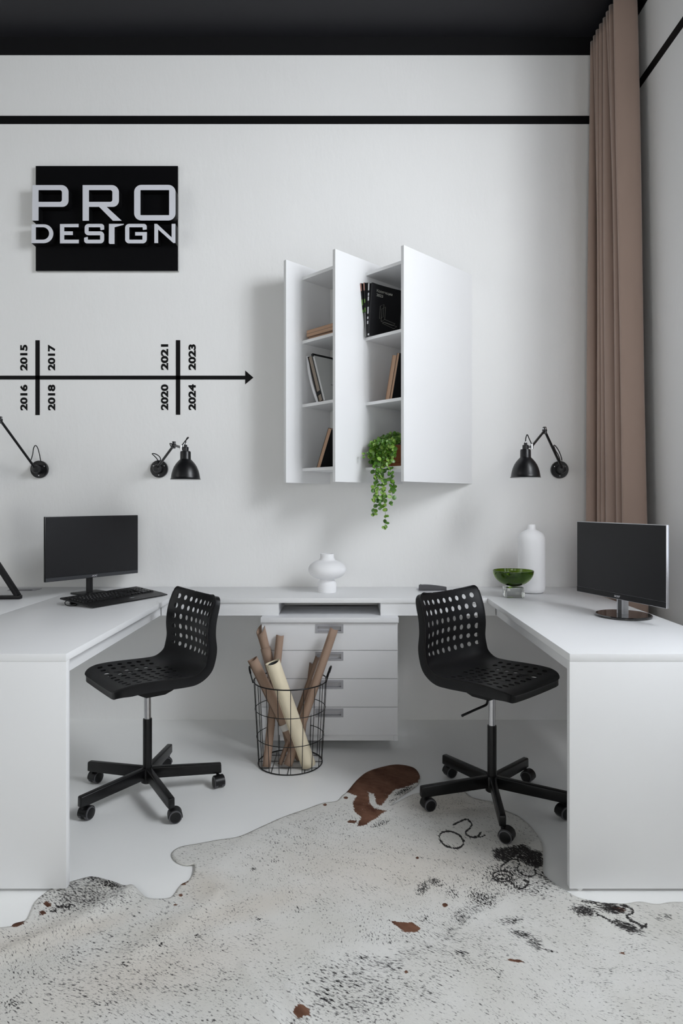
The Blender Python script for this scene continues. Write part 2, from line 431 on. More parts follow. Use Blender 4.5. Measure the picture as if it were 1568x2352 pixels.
for i in range(4):
    z1, z0 = zs[i] - 0.0012, zs[i + 1] + 0.0012
    yf = pyf + 0.012
    hz1 = zs[i] - 0.0065; hz0 = hz1 - 0.043
    mb = MB(); a, b = px0 + 0.004, px1 - 0.004
    # front panel with a real cut-out for the pull
    mb.box(a, hx0 + 0.006, yf, yf + 0.018, z0, z1).box(hx1 - 0.006, b, yf, yf + 0.018, z0, z1)
    mb.box(hx0 + 0.006, hx1 - 0.006, yf, yf + 0.018, z0, hz0 + 0.006).box(hx0 + 0.006, hx1 - 0.006, yf, yf + 0.018, hz1 - 0.006, z1)
    d = mb.build('drawer', M['drawer'], r)
    h = MB(); w = 0.011; y0 = yf - 0.002
    h.box(hx0, hx1, y0, yf + 0.001, hz1 - w, hz1).box(hx0, hx1, y0, yf + 0.001, hz0, hz0 + w * 0.8)
    h.box(hx0, hx0 + w, y0, yf + 0.001, hz0 + w * 0.8, hz1 - w).box(hx1 - w, hx1, y0, yf + 0.001, hz0 + w * 0.8, hz1 - w)
    h.box(hx0 + w * 0.6, hx1 - w * 0.6, yf + 0.014, yf + 0.016, hz0 + 0.006, hz1 - 0.006, 1)
    h.box(hx0 + w * 0.6, hx1 - w * 0.6, yf + 0.001, yf + 0.014, hz1 - w, hz1 - w + 0.002).box(hx0 + w * 0.6, hx1 - w * 0.6, yf + 0.001, yf + 0.014, hz0 + 0.007, hz0 + 0.009)
    h.box(hx0 + w - 0.002, hx0 + w, yf + 0.001, yf + 0.014, hz0 + 0.007, hz1 - w).box(hx1 - w, hx1 - w + 0.002, yf + 0.001, yf + 0.014, hz0 + 0.007, hz1 - w)
    o = h.build('handle', [M['pull'], M['pull_in']], d); o['label'] = 'recessed grey metal pull'

#==SHELF==
# ---------------------------------------------------------------- zigzag wall shelf: three boards at 45 degrees
S2 = math.sqrt(0.5); PT = 0.018; ZP0, ZP1 = 1.332, 2.512
near = [(-0.319, 3.410), (-0.056, 3.265), (0.287, 3.216)]
r = thing('wall_shelf', 'white zigzag wall shelf of three slanted upright boards holding books', 'wall shelf', (0.1, WALL_Y, ZP0))
for (x, y) in near:
    L = WALL_Y - 0.002 - y
    poly = [(x, y), (x + L, y + L), (x + L - 2 * PT * S2, y + L), (x - PT * S2, y + PT * S2)]
    MB().prism(poly, [], ZP0, ZP1, lambda u, v, w: (u, v, w)).build('upright_board', M['laminate'], r)
SH = [2.447, 2.1025, 1.758, 1.412]         # shelf tops
fronts = []
for (A, s) in (((-0.238, 3.491), 0.190), ((0.103, 3.424), 0.1825)):
    B = (A[0] + s, A[1] - s)
    fronts.append((A, B))
    wa = WALL_Y - 0.003 - A[1]; wb = WALL_Y - 0.003 - B[1]
    eps = 0.0008
    poly = [(A[0] - eps, A[1] + eps), B, (B[0] + wb, B[1] + wb), (A[0] + wa - eps, A[1] + wa)]
    for z in SH:
        MB().prism(poly, [], z - 0.016, z, lambda u, v, w: (u, v, w)).build('shelf', M['laminate'], r)

# local frame of a bay: u along the front edge (to the right, nearer), d into the shelf
def bay(k, u, d, z):
    A = fronts[k][0]
    return Vector((A[0] + (u + d) * S2, A[1] + (d - u) * S2, z))
def bay_mtx(k, u, d, z, tilt=0.0, yaw=0.0, pitch=0.0):
    """x = along front edge, y = into the shelf, z = up; tilt leans the top towards +x"""
    R = Matrix(((S2, S2, 0, 0), (-S2, S2, 0, 0), (0, 0, 1, 0), (0, 0, 0, 1)))
    return Matrix.Translation(bay(k, u, d, z)) @ R @ Matrix.Rotation(yaw, 4, 'Z') @ Matrix.Rotation(tilt, 4, 'Y') @ Matrix.Rotation(pitch, 4, 'X')

def placed(mb, name, mats, root, **kw):     # local mesh under a root carrying a full matrix
    return mb.build(name, mats, root, world=False, **kw)

def mroot(name, label, cat, mtx, group=None):
    o = bpy.data.objects.new(name, None); C.objects.link(o); o.matrix_world = mtx; o.empty_display_size = 0.05
    return tag(o, label, cat, group)

def book(label, mtx, t, dep, h, cover, pages, group, name='book', spine_right=True, ct=0.002):
    """upright book: thickness t along x, depth dep along y, height h along z; page edges face the front"""
    o = mroot(name, label, 'book', mtx, group)
    placed(MB().box(ct, t - ct, 0.003, dep - 0.004, 0.002, h - 0.002), 'page_block', pages, o)
    placed(MB().box(ct - 0.0008, ct, 0.001, dep, 0.001, h - 0.001).box(t - ct, t, 0, dep, 0, h).box(ct, t - ct, dep - 0.003, dep, 0, h), 'cover', cover, o)
    return o

GB = 'books on the wall shelf'
# left bay, upper shelf: three flat books (lying: rotate so that thickness is vertical)
z = SH[1]
for i, (th, ln, u0, yaw, lab) in enumerate((
        (0.016, 0.225, 0.026, 0.03, 'tan edged book lowest in the flat pile on the upper left shelf'),
        (0.018, 0.232, 0.020, -0.02, 'tan edged book in the middle of the flat pile, upper left shelf'),
        (0.018, 0.228, 0.020, -0.02, 'tan edged book on top of the flat pile, upper left shelf'))):
    o = mroot('book', lab, 'book', bay_mtx(0, u0, 0.012 if i else 0.02, z + 0.0005, 0, yaw), GB)
    placed(MB().box(0.001, ln - 0.003, 0.001, 0.15, 0.0015, th - 0.0015), 'page_block', layered('tan_page_edges_flat%d' % i, [(0.36, 0.22, 0.14), (0.46, 0.29, 0.19), (0.40, 0.25, 0.16)], 260, 2), o)
    placed(MB().box(0, ln, 0, 0.153, 0, 0.0014).box(0, ln, 0, 0.153, th - 0.0014, th).box(ln - 0.003, ln, 0, 0.153, 0.0014, th - 0.0014), 'cover', M['kraft'], o)
    z += th + 0.0004
# left bay, middle shelf: soft white catalogue, black bound book, white faced book, all leaning left
z = SH[2]
th = -math.radians(19)
o = mroot('catalogue', 'white soft catalogue bowing to the left on the middle left shelf', 'catalogue', bay_mtx(0, 0.092, 0.02, z), GB)
mb = MB(); n = 14; hh = 0.262
vs = []; fs = []
for i in range(n + 1):
    t = i / n; x = -0.082 * (1 - (1 - t) ** 1.7); zz = hh * t
    for (dx, y) in ((0, 0), (0.019, 0), (0.019, 0.19), (0, 0.19)): vs.append((x + dx, y, zz))
for i in range(n):
    for q in range(4):
        a, b = i * 4 + q, i * 4 + (q + 1) % 4; fs.append((a, b, b + 4, a + 4))
fs += [(3, 2, 1, 0), (n * 4, n * 4 + 1, n * 4 + 2, n * 4 + 3)]
mb.add(vs, fs, 0, True); placed(mb, 'page_block', M['page_white'], o)
o = mroot('book', 'thick black bound book with brown pages leaning on the middle left shelf', 'book', bay_mtx(0, 0.116, 0.012, z + 0.001, th), GB)
placed(MB().box(0.003, 0.030, 0.004, 0.18, 0.056, 0.262).box(0.003, 0.030, 0.004, 0.18, 0.002, 0.036), 'page_block', M['page_brown'], o)
placed(MB().box(0, 0.003, 0, 0.186, 0, 0.268).box(0.030, 0.042, 0, 0.186, 0, 0.268).box(0.003, 0.030, 0.183, 0.186, 0, 0.268), 'cover', M['cover_black'], o)
placed(MB().box(0.002, 0.0315, -0.001, 0.012, 0.037, 0.055), 'strap', M['cover_black'], o)
o = mroot('book', 'white book with small print on its cover, rightmost on the middle left shelf', 'book', bay_mtx(0, 0.164, 0.004, z + 0.001, th), GB)
placed(MB().box(0.002, 0.010, 0.003, 0.196, 0.002, 0.258), 'page_block', M['page_white'], o)
placed(MB().box(0, 0.002, 0, 0.2, 0, 0.26).box(0.010, 0.012, 0, 0.2, 0, 0.26).box(0.002, 0.010, 0.197, 0.2, 0, 0.26), 'cover', M['cover_white'], o)
placed(MB().prism([(0.13, 0.26), (0.2, 0.26), (0.2, 0.12)], [], 0.012, 0.0125, lambda u, v, w: (w, u, v)), 'teal_corner', M['cover_teal'], o)
for (q0, q1, zq) in ((0.075, 0.19, 0.098), (0.09, 0.185, 0.091), (0.088, 0.13, 0.066)):
    mb = MB(); x = q0
    while x < q1:
        w = random.uniform(0.004, 0.009); mb.box(0.012, 0.0124, x, min(x + w, q1), zq - 0.0018, zq + 0.0018); x += w + 0.0022
    placed(mb, 'print_line', M['cover_black'], o)
# left bay, lower shelf
z = SH[3]
book('tan edged book with dark cover leaning right on the lowest left shelf', bay_mtx(0, 0.098, 0.012, z + 0.0005, math.radians(24)), 0.030, 0.16, 0.225, M['cover_black'], M['page_tan'], GB)
# right bay, upper shelf: brochures
z = SH[1]
Gm = 'brochures on the upper right shelf'
def leaf_mag(label, u0, tilt, t, h, dep, cols, d0=-0.03, pitch=0.0):
    o = mroot('brochure', label, 'brochure', bay_mtx(1, u0, d0, z + 0.001, tilt, 0.0, pitch), Gm)
    placed(MB().box(0.0006, t - 0.0006, 0.0012, dep, 0.0005, h - 0.0008), 'page_block', M['page_white'] if cols == 'white' else M['collage'], o)
    placed(MB().box(0, 0.0006, 0, dep, 0, h).box(t - 0.0006, t, 0, dep, 0, h).box(0, t, 0, 0.0012, 0, h), 'cover', M['cover_black'], o)
    return o
for i, (u0, lab) in enumerate(((-0.000, 'brochure with a pink and green spine, leftmost on the upper right shelf'), (0.0095, 'second pink and green spined brochure from the left, upper right shelf'))):
    o = leaf_mag(lab, (0.0012, 0.0098)[i], math.radians((0.0, 2.0)[i]), 0.0085, 0.278, 0.16, 'x', (-0.008, -0.010)[i], math.radians((7.5, 6.0)[i]))
    placed(MB().box(0.0002, 0.0083, -0.0006, 0, 0.238, 0.277), 'pink_print', M['cover_pink'], o)
    placed(MB().box(0.0004, 0.0081, -0.0006, 0, 0.165 + 0.01 * i, 0.195), 'green_print', M['cover_green'], o)
    placed(MB().box(0.0004, 0.0081, -0.0006, 0, 0.128, 0.142 + 0.008 * i), 'green_print', M['cover_green'], o)
    placed(MB().box(0.0001, 0.0035, -0.0006, 0, 0.0, 0.125), 'pale_print', M['cover_white'], o)
leaf_mag('thin plain black brochure standing beside the pink spined ones', 0.0186, math.radians(3.2), 0.005, 0.276, 0.17, 'x', -0.014, math.radians(3.5))
o = leaf_mag('brochure with a grey and white striped spine on the upper right shelf', 0.0240, math.radians(4.2), 0.0095, 0.272, 0.18, 'x', -0.018, math.radians(2.0))
for a, b in ((0.235, 0.271), (0.207, 0.222), (0.182, 0.203), (0.115, 0.150), (0.088, 0.1), (0.062, 0.078)):
    placed(MB().box(0.0006, 0.0089, -0.0006, 0, a, b), 'spine_print', M['logo'], o)
o = mroot('catalogue', 'black catalogue titled in pale letters with an outlined letter L', 'catalogue', bay_mtx(1, 0.0345, -0.022, z + 0.001, math.radians(5.2), math.radians(0)), Gm)
mb = MB(); n = 48; hh = 0.272; vs = []; fs = []
def curl(y): return 0.060 * max(0.0, (y - 0.02) / 0.2) ** 1.6 * 0.55
for i in range(n + 1):
    y = 0.205 * i / n; x = 0.012 + curl(y)
    for (xx, zz) in ((x - 0.0115 + curl(y) * 0.0, 0), (x, 0), (x, hh), (x - 0.0115, hh)): vs.append((xx, y, zz))
for i in range(n):
    for q in range(4):
        a, b = i * 4 + q, i * 4 + (q + 1) % 4; fs.append((a, b, b + 4, a + 4))
fs += [(3, 2, 1, 0), (n * 4, n * 4 + 1, n * 4 + 2, n * 4 + 3)]
mb.add(vs, fs, 0, True); placed(mb, 'cover', M['cover_black'], o)
def on_cover(q, h, off=0.0007): return (0.012 + curl(q) + off, q, h)
tv, tf = text_shape('Коллекции', 0.0205, 0.0, 0.0003); w_, h_ = text_size(tv)
mb = MB(); mb.add([on_cover(0.034 + (v.x + w_ / 2) * 0.108 / w_, 0.238 + v.y * 0.9) for v in tv], tf)
tv, tf = text_shape('2023', 0.021, 0.0, 0.0004); w_, h_ = text_size(tv)
mb.add([on_cover(0.034 + (v.x + w_ / 2) * 0.046 / w_, 0.217 + v.y * 0.9) for v in tv], tf)
placed(mb, 'title', M['line_grey'], o)
mb = MB()
def ln(pts): mb.tube([on_cover(a, b, 0.0005) for a, b in pts], 0.00055, 5, closed=True)
ln([(0.066, 0.165), (0.09, 0.178), (0.09, 0.112), (0.066, 0.098)])
ln([(0.078, 0.152), (0.102, 0.167), (0.102, 0.101), (0.078, 0.087)])
ln([(0.078, 0.087), (0.102, 0.101), (0.172, 0.090), (0.158, 0.078)])
ln([(0.088, 0.079), (0.102, 0.087), (0.184, 0.077), (0.166, 0.063)])
placed(mb, 'outline_print', M['line_grey'], o)
placed(MB().box(0.001, 0.011, -0.001, 0.05, 0.001, 0.010), 'page_block', M['page_white'], o)
# right bay, middle shelf: two tan edged books leaning right
z = SH[2]
tl = math.radians(12.5)
book('tan edged book with dark cover, left of two leaning on the middle right shelf', bay_mtx(1, 0.128, 0.010, z + 0.0005, tl), 0.030, 0.17, 0.232, M['kraft'], M['page_tan'], GB, ct=0.0015)
book('tan edged book with dark cover, right of two leaning on the middle right shelf', bay_mtx(1, 0.160, 0.006, z + 0.0005, tl), 0.020, 0.17, 0.236, M['cover_black'], M['page_tan'], GB)

#==PLANT==
pc = Vector((0.262, 3.402, SH[3]))
r = thing('potted_plant', 'trailing green plant in a terracotta pot on the lowest right shelf', 'plant', pc)
MB().lathe([(0.072, 0), (0.079, 0.004), (0.081, 0.018), (0.076, 0.019), (0.072, 0.008), (0.0, 0.008)], 40, mtx=Matrix.Translation(pc), cap1=False).build('saucer', M['terracotta'], r)
MB().lathe([(0.056, 0.0085), (0.06, 0.012), (0.074, 0.085), (0.080, 0.086), (0.081, 0.112), (0.074, 0.112), (0.070, 0.09), (0.0, 0.09)], 40, mtx=Matrix.Translation(pc), cap1=False).build('pot', M['terracotta'], r)
MB().lathe([(0.0701, 0.091), (0.05, 0.096), (0.0, 0.098)], 30, mtx=Matrix.Translation(pc), cap0=False, cap1=False).build('soil', M['soil'], r)
rng = random.Random(11)
leaves = MB(); stems = MB()
def put_leaf(p, nrm, size):
    nrm = Vector(nrm).normalized()
    q = nrm.to_track_quat('Z', 'Y').to_matrix().to_4x4() @ Matrix.Rotation(rng.uniform(0, 2 * PI), 4, 'Z')
    vs = [(0, 0, 0.0)]; n = 10
    for i in range(n):
        a = 2 * PI * i / n
        vs.append((size * 0.50 * math.cos(a), size * 0.62 * math.sin(a) * (1.08 if a < PI else 0.95), -0.11 * size))
    fs = [(0, 1 + i, 1 + (i + 1) % n) for i in range(n)]
    vs2 = [(v[0], v[1], v[2] - 0.0008) for v in vs]
    leaves.add(vs, fs, 0, True, Matrix.Translation(p) @ q)
    leaves.add(vs2, [f[::-1] for f in fs], 0, True, Matrix.Translation(p) @ q)
def vine(pts, step, size, spread):
    pts = spline(pts, 8); stems.tube(pts, 0.0009, 5)
    acc = 0
    for i in range(1, len(pts)):
        acc += (pts[i] - pts[i - 1]).length
        if acc > step:
            acc = 0
            for sgn in (-1, 1):
                off = Vector((rng.uniform(-1, 1), rng.uniform(-1, 0.3), rng.uniform(-0.5, 0.5))) * spread
                put_leaf(pts[i] + off, (rng.uniform(-0.8, 0.8), -1 + rng.uniform(-.3, .6), rng.uniform(-0.1, 0.9)), size * rng.uniform(0.7, 1.15))
fwd = Vector((-S2, -S2, 0)); side = Vector((S2, -S2, 0))
# mound over the pot
for i in range(210):
    a = rng.uniform(0, 2 * PI); rr = 0.108 * math.sqrt(rng.random())
    hgt = 0.112 + 0.075 * (1 - (rr / 0.115) ** 2) * rng.uniform(0.55, 1.0)
    lu, ld = rr * math.cos(a), rr * math.sin(a)
    p = pc + side * (lu - 0.012) + fwd * (ld + 0.02) + Vector((0, 0, hgt))
    q = p - pc
    su = (p - Vector((*fronts[1][0], 0))).dot(side)
    if su < 0.012 or su > 0.246: continue
    put_leaf(p, (q.x * 3 + rng.uniform(-.5, .5), q.y * 3 - 0.4 + rng.uniform(-.5, .5), 0.6 + rng.uniform(-.3, .6)), rng.uniform(0.014, 0.023))
# short vines hanging over the pot sides and front
for i in range(30):
    u = rng.uniform(-0.105, 0.085); ln_ = rng.uniform(0.05, 0.15) * (1.1 if u < 0 else 0.62)
    p0 = pc + side * u * 0.6 + fwd * 0.03 + Vector((0, 0, 0.155))
    p1 = pc + side * u + fwd * rng.uniform(0.085, 0.115) + Vector((0, 0, 0.125))
    p2 = p1 + side * rng.uniform(-0.02, 0.02) + fwd * 0.006 + Vector((0, 0, -ln_ * 0.6))
    p3 = p2 + side * rng.uniform(-0.012, 0.012) + Vector((0, 0, -ln_ * 0.5))
    vine([p0, p1, p2, p3], 0.012, 0.020, 0.008)
# long trailing vines
for (x0, y0, x1, y1, x2, y2) in ((868, 1060, 866, 1110, 866, 1150), (874, 1060, 879, 1120, 884, 1213), (888, 1055, 897, 1100, 899, 1158),
                                 (864, 1070, 860, 1120, 858, 1180), (895, 1070, 901, 1105, 904, 1130), (878, 1080, 881, 1120, 872, 1168)):
    p0 = pc + fwd * 0.06 + Vector((0, 0, 0.14)) + side * ((x0 - 890) * 0.0016)
    a = at(x0, y0, 3.285 + (880 - x0) * 0.001); b = at(x1, y1, 3.283 + (880 - x0) * 0.001); c = at(x2, y2, 3.283 + (880 - x0) * 0.001)
    vine([p0, a, b, (b + c) / 2 + Vector((rng.uniform(-.006, .006), 0, 0)), c], 0.0185, 0.0205, 0.012)
    put_leaf(c, (0.2, -1, 0.2), 0.015)
vine([pc + Vector((-0.07, 0, 0.13)), at(843, 1040, 3.36), at(834, 1043, 3.35), at(836, 1054, 3.345)], 0.02, 0.012, 0.004)
leaves.build('foliage', M['leaf'], r); stems.build('stems', M['stem'], r)

#==LAMPS==
def wall_lamp(label, W, hub, elbow, joint, sx, zb_, Ys, loops, elbow_loop=None):
    r = thing('wall_lamp', label, 'wall lamp', (W.x, W.y, W.z), 0, 'black swing arm wall lamps')
    toY = Matrix.Translation(W) @ Matrix.Rotation(PI / 2, 4, 'X')
    pl = MB().lathe([(0.049, 0), (0.049, 0.014), (0.0465, 0.017), (0.044, 0.0165), (0.026, 0.0165), (0.024, 0.022), (0, 0.022)], 48, 0, toY, cap1=False)
    pl = pl.build('wall_plate', M['lamp_black'], r)
    for a in (0.3, 0.3 + 2 * PI / 3, 0.3 + 4 * PI / 3):
        c = W + Vector((0.035 * math.cos(a - PI / 2 - 0.3), -0.0165, 0.035 * math.sin(a - PI / 2 - 0.3)))
        MB().ball(c, 0.0035, 10, sc=(1, 0.5, 1)).build('screw', M['chrome'], pl)
    MB().lathe([(0.024, 0.02), (0.0245, 0.045), (0.022, 0.058), (0.018, 0.064), (0, 0.067)], 32, 0, toY, cap1=False).build('hub', M['lamp_black'], r)
    MB().rod(hub, elbow, 0.0068, 14).build('arm', M['lamp_black'], r)
    e = MB().ball(elbow, 0.0125, 18, sc=(1, 1, 1.15)).rod(elbow - Vector((0, 0.004, 0.016)), elbow + Vector((0, 0.002, 0.018)), 0.0095, 16).build('elbow_joint', M['lamp_black'], r)
    MB().rod(elbow + Vector((0, -0.003, 0.001)), elbow + Vector((0, 0.002, 0.011)), 0.0105, 16).build('steel_collar', M['chrome'], e)
    MB().rod(elbow, joint, 0.0062, 14).build('arm', M['lamp_black'], r)
    MB().rod(joint - Vector((0, 0, 0.013)), joint + Vector((0, 0, 0.011)), 0.0075, 14).build('shade_joint', M['chrome'], r)
    ax = Vector((sx, Ys, zb_)); mt = Matrix.Translation(ax)
    # shade: thin double walled bell with a rolled rim
    out = [(0.0735, 0.0), (0.0742, 0.0022), (0.0715, 0.004), (0.0700, 0.014), (0.0672, 0.030), (0.0625, 0.047), (0.0555, 0.064), (0.046, 0.079), (0.036, 0.091), (0.0275, 0.099), (0.0262, 0.103), (0.0258, 0.135), (0.0235, 0.1405), (0.0150, 0.142)]
    inn = [(0.0725, 0.0), (0.0690, 0.014), (0.0660, 0.030), (0.0613, 0.047), (0.0543, 0.064), (0.045, 0.078), (0.035, 0.0895), (0.024, 0.096), (0.0, 0.098)]
    s = MB().lathe(out, 64, 0, mt, cap0=False, cap1=False).build('lamp_shade', M['lamp_black'], r, sharp=50)
    MB().lathe(inn, 64, 0, mt, cap0=False, cap1=False).build('shade_lining', M['lamp_white'], s)
    MB().lathe([(0.0152, 0.140), (0.0152, 0.160), (0.0125, 0.1625), (0.0080, 0.163), (0.0080, 0.172), (0.006, 0.174)], 32, 0, mt).build('socket', M['lamp_black'], r)
    MB().rod(ax + Vector((0, 0, 0.172)), ax + Vector((0, 0, 0.179)), 0.006, 14, 0, 0.0045).build('cable_ferrule', M['chrome'], r)
    MB().rod(joint, ax + Vector((0, 0, 0.150)), 0.005, 12).build('shade_bracket', M['lamp_black'], r)
    top = ax + Vector((0, 0, 0.176))
    for lp in loops:
        MB().tube(spline([top if p == 'top' else (joint if p == 'joint' else p) for p in lp], 8), 0.0026, 8).build('cable', M['plastic'], r)
    return r
Y2 = 3.2
# right lamp
W = Vector(((1283.5 - CX) * WALL_Y / F, WALL_Y - 0.0005, H + (CY - 1079) * WALL_Y / F))
hub = at(1291.0, 1077, 3.585); el = at(1250.3, 989, 3.37); jo = at(1221, 1025, 3.205)
wall_lamp('black swing arm wall lamp over the tall white bottle vase at the right', W, hub, el, jo, (1206.5 - CX) * Y2 / F, 1.350, Y2,
          [['top', at(1207.5, 1005, 3.2), at(1210.5, 998.5, 3.2), at(1215, 1008, 3.2), at(1220, 1019, 3.203), at(1222, 1021, 3.21)],
           [at(1290, 1058, 3.61), at(1288.5, 1050, 3.60), at(1283, 1036, 3.55), at(1275, 1024, 3.50), at(1271.5, 1024, 3.49), at(1275, 1034, 3.51), at(1282, 1046, 3.56), at(1286, 1060, 3.60), at(1285, 1068, 3.63)]])
# middle lamp
W = Vector(((366.5 - CX) * WALL_Y / F, WALL_Y - 0.0005, H + (CY - 1077.3) * WALL_Y / F))
hub = at(361.5, 1073.5, 3.585); el = at(399.2, 1022.5, 3.37); jo = at(416.5, 1028, 3.205)
wall_lamp('black swing arm wall lamp between the timeline and the chair, shade facing down', W, hub, el, jo, (425.9 - CX) * Y2 / F, 1.3405, Y2,
          [['top', at(427, 1011, 3.2), at(430.5, 1005, 3.19), at(432.5, 1005.5, 3.18), at(426, 1012, 3.19), at(419, 1021, 3.2), at(415.5, 1026, 3.215)],
           [at(363.5, 1063, 3.62), at(361, 1055, 3.60), at(353, 1046, 3.57), at(349.3, 1042.5, 3.55), at(354, 1041.8, 3.54), at(363, 1046, 3.54), at(368, 1052, 3.54), at(368.5, 1058, 3.55), at(367.5, 1065, 3.55)],
           [at(395, 1029, 3.39), at(391, 1022, 3.375), at(390.2, 1018.6, 3.36), at(394, 1019.5, 3.35), at(400, 1021.5, 3.355)]])
# left lamp
W = Vector(((92.2 - CX) * WALL_Y / F, WALL_Y - 0.0005, H + (CY - 1078.3) * WALL_Y / F))
hub = at(80.6, 1075, 3.583); el = at(0.5, 965, 3.36); jo = at(-28, 1000, 3.205)
wall_lamp('black swing arm wall lamp at the far left edge with its shade out of view', W, hub, el, jo, (-43 - CX) * Y2 / F, 1.347, Y2,
          [['top', at(-42, 985, 3.2), at(-38, 978, 3.2), at(-32, 990, 3.2), 'joint'],
           [at(69.5, 1058, 3.56), at(71.5, 1055.5, 3.56), at(75, 1043, 3.565), at(77, 1030, 3.575), at(81, 1023.3, 3.59), at(86, 1028, 3.60), at(90.5, 1043, 3.61), at(93.6, 1061, 3.62)]])

#==SIGN==
YS0, YSF = 3.618, 3.566
bx0, bx1, bz0, bz1 = (82.0 - CX) * YS0 / F, (408.5 - CX) * YS0 / F, H + (CY - 622.3) * YS0 / F, H + (CY - 381.2) * YS0 / F
r = thing('wall_sign', 'black square wall sign with raised pale letters reading PRO DESIGN', 'sign', ((bx0 + bx1) / 2, WALL_Y, bz0))
sd = mat('grey_sign_edge', (0.35, 0.35, 0.34), 0.5)
MB().box(bx0, bx1, YS0 + 0.0005, WALL_Y - 0.001, bz0, bz1, 1).box(bx0, bx1, YS0, YS0 + 0.0005, bz0, bz1, 0).build('backing_board', [mat('black_sign_face', (0.0022, 0.0022, 0.003), 0.5, spec=0.12), sd], r)
face = mat('pale_sign_face', (0.66, 0.67, 0.72), 0.35)
def sp(u, v, w):
    px, py = 60 + u * 0.22959, 370 + v * 0.22959
    return ((px - CX) * YSF / F, w, H + (CY - py) * YSF / F)
GL = {
 'P': ([(62, 240), (424, 240, 72), (424, 458, 62), (124, 458), (124, 595), (60, 595)], [[(124, 290), (358, 290, 22), (358, 408, 22), (124, 408)]]),
 'R': ([(565, 240), (928, 240, 72), (928, 458, 62), (805, 458), (956, 597), (868, 597), (730, 458), (628, 458), (628, 597), (565, 597)], [[(628, 290), (862, 290, 22), (862, 408, 22), (628, 408)]]),
 'O': ([(1080, 238, 72), (1494, 238, 72), (1494, 594, 72), (1080, 594, 72)], [[(1143, 290, 4), (1430, 290, 4), (1430, 541, 4), (1143, 541, 4)]]),
 'D': ([(55, 632), (272, 632, 95), (272, 821, 95), (52, 821)], [[(97, 662), (230, 662, 62), (230, 786, 62), (97, 786)]]),
 'E': ([(338, 630), (525, 628), (525, 662), (381, 662), (381, 703), (467, 703), (467, 740), (381, 740), (381, 786), (527, 786), (527, 823), (338, 823)], []),
 'S': ([(780, 685, 4), (744, 692, 4), (740, 662), (625, 662), (625, 703), (780, 703, 38), (780, 823, 38), (580, 823, 38), (580, 766, 4), (617, 757, 4), (617, 786), (740, 786), (740, 742), (585, 742, 38), (585, 628, 38), (780, 628, 38)], []),
 'I': ([(828, 628), (978, 628), (973, 638), (884, 662), (884, 829), (836, 829), (826, 820)], []),
 'G': ([(1206, 684, 4), (1167, 690, 4), (1165, 662), (1032, 662), (1032, 786), (1163, 786), (1163, 745), (1090, 745), (1090, 710), (1208, 710), (1206, 823, 40), (990, 823, 40), (990, 628, 40), (1206, 628, 40)], []),
 'N': ([(1282, 628), (1309, 628), (1455, 764), (1455, 628), (1493, 628), (1493, 820), (1472, 820), (1320, 684), (1320, 820), (1282, 820)], []),
}
for ch, (outer, holes) in GL.items():
    mb = MB().prism(rounded(outer), [rounded(h) for h in holes], YSF, YSF + 0.003, sp, 0, 1)
    mb.prism(rounded(outer), [rounded(h) for h in holes], YSF + 0.003, YS0, sp, 1, 1)
    o = mb.build('letter', [face, M['vinyl']], r); o['label'] = 'raised letter ' + ch

# timeline on the wall
def wp(px, py): return ((px - CX) * WALL_Y / F, H + (CY - py) * WALL_Y / F)
r = thing('timeline_sticker', 'black timeline arrow on the wall with rotated year numbers', 'wall sticker', (wp(250, 867)[0], WALL_Y, wp(250, 953)[1]))
def flat(poly, name): 
    pts = [wp(*p) for p in poly]
    return MB().prism(pts, [], WALL_Y - 0.0018, WALL_Y - 0.0002, lambda u, v, w: (u, w, v)).build(name, M['vinyl'], r)
flat([(-240, 862.9), (563, 862.9), (563, 851), (581.8, 867.3), (563, 882.8), (563, 871.9), (-240, 871.9)], 'arrow')
flat([(81.6, 781.6), (91.4, 781.6), (91.4, 953.5), (81.6, 953.5)], 'tick_bar')
flat([(404, 781.4), (413.9, 781.4), (413.9, 952.7), (404, 952.7)], 'tick_bar')
for txt, px, py in (('2015', 54.9, 821.6), ('2017', 118.7, 821.3), ('2021', 378, 820.5), ('2023', 441.3, 820.5), ('2016', 54.9, 913.2), ('2018', 118.7, 913.2), ('2020', 378, 912.5), ('2024', 441.3, 912.5)):
    tv, tf = text_shape(txt, 0.06, 0.0, 0.0026)
    w_, h_ = text_size(tv)
    L, Hh = 59.5 * WALL_Y / F, 17.0 * WALL_Y / F
    c = wp(px, py); mb = MB()
    mb.add([(c[0] - v.y * Hh / h_, WALL_Y - 0.0012, c[1] + v.x * L / w_) for v in tv], tf)
    o = mb.build('year_number', M['vinyl'], r); o['label'] = 'year ' + txt

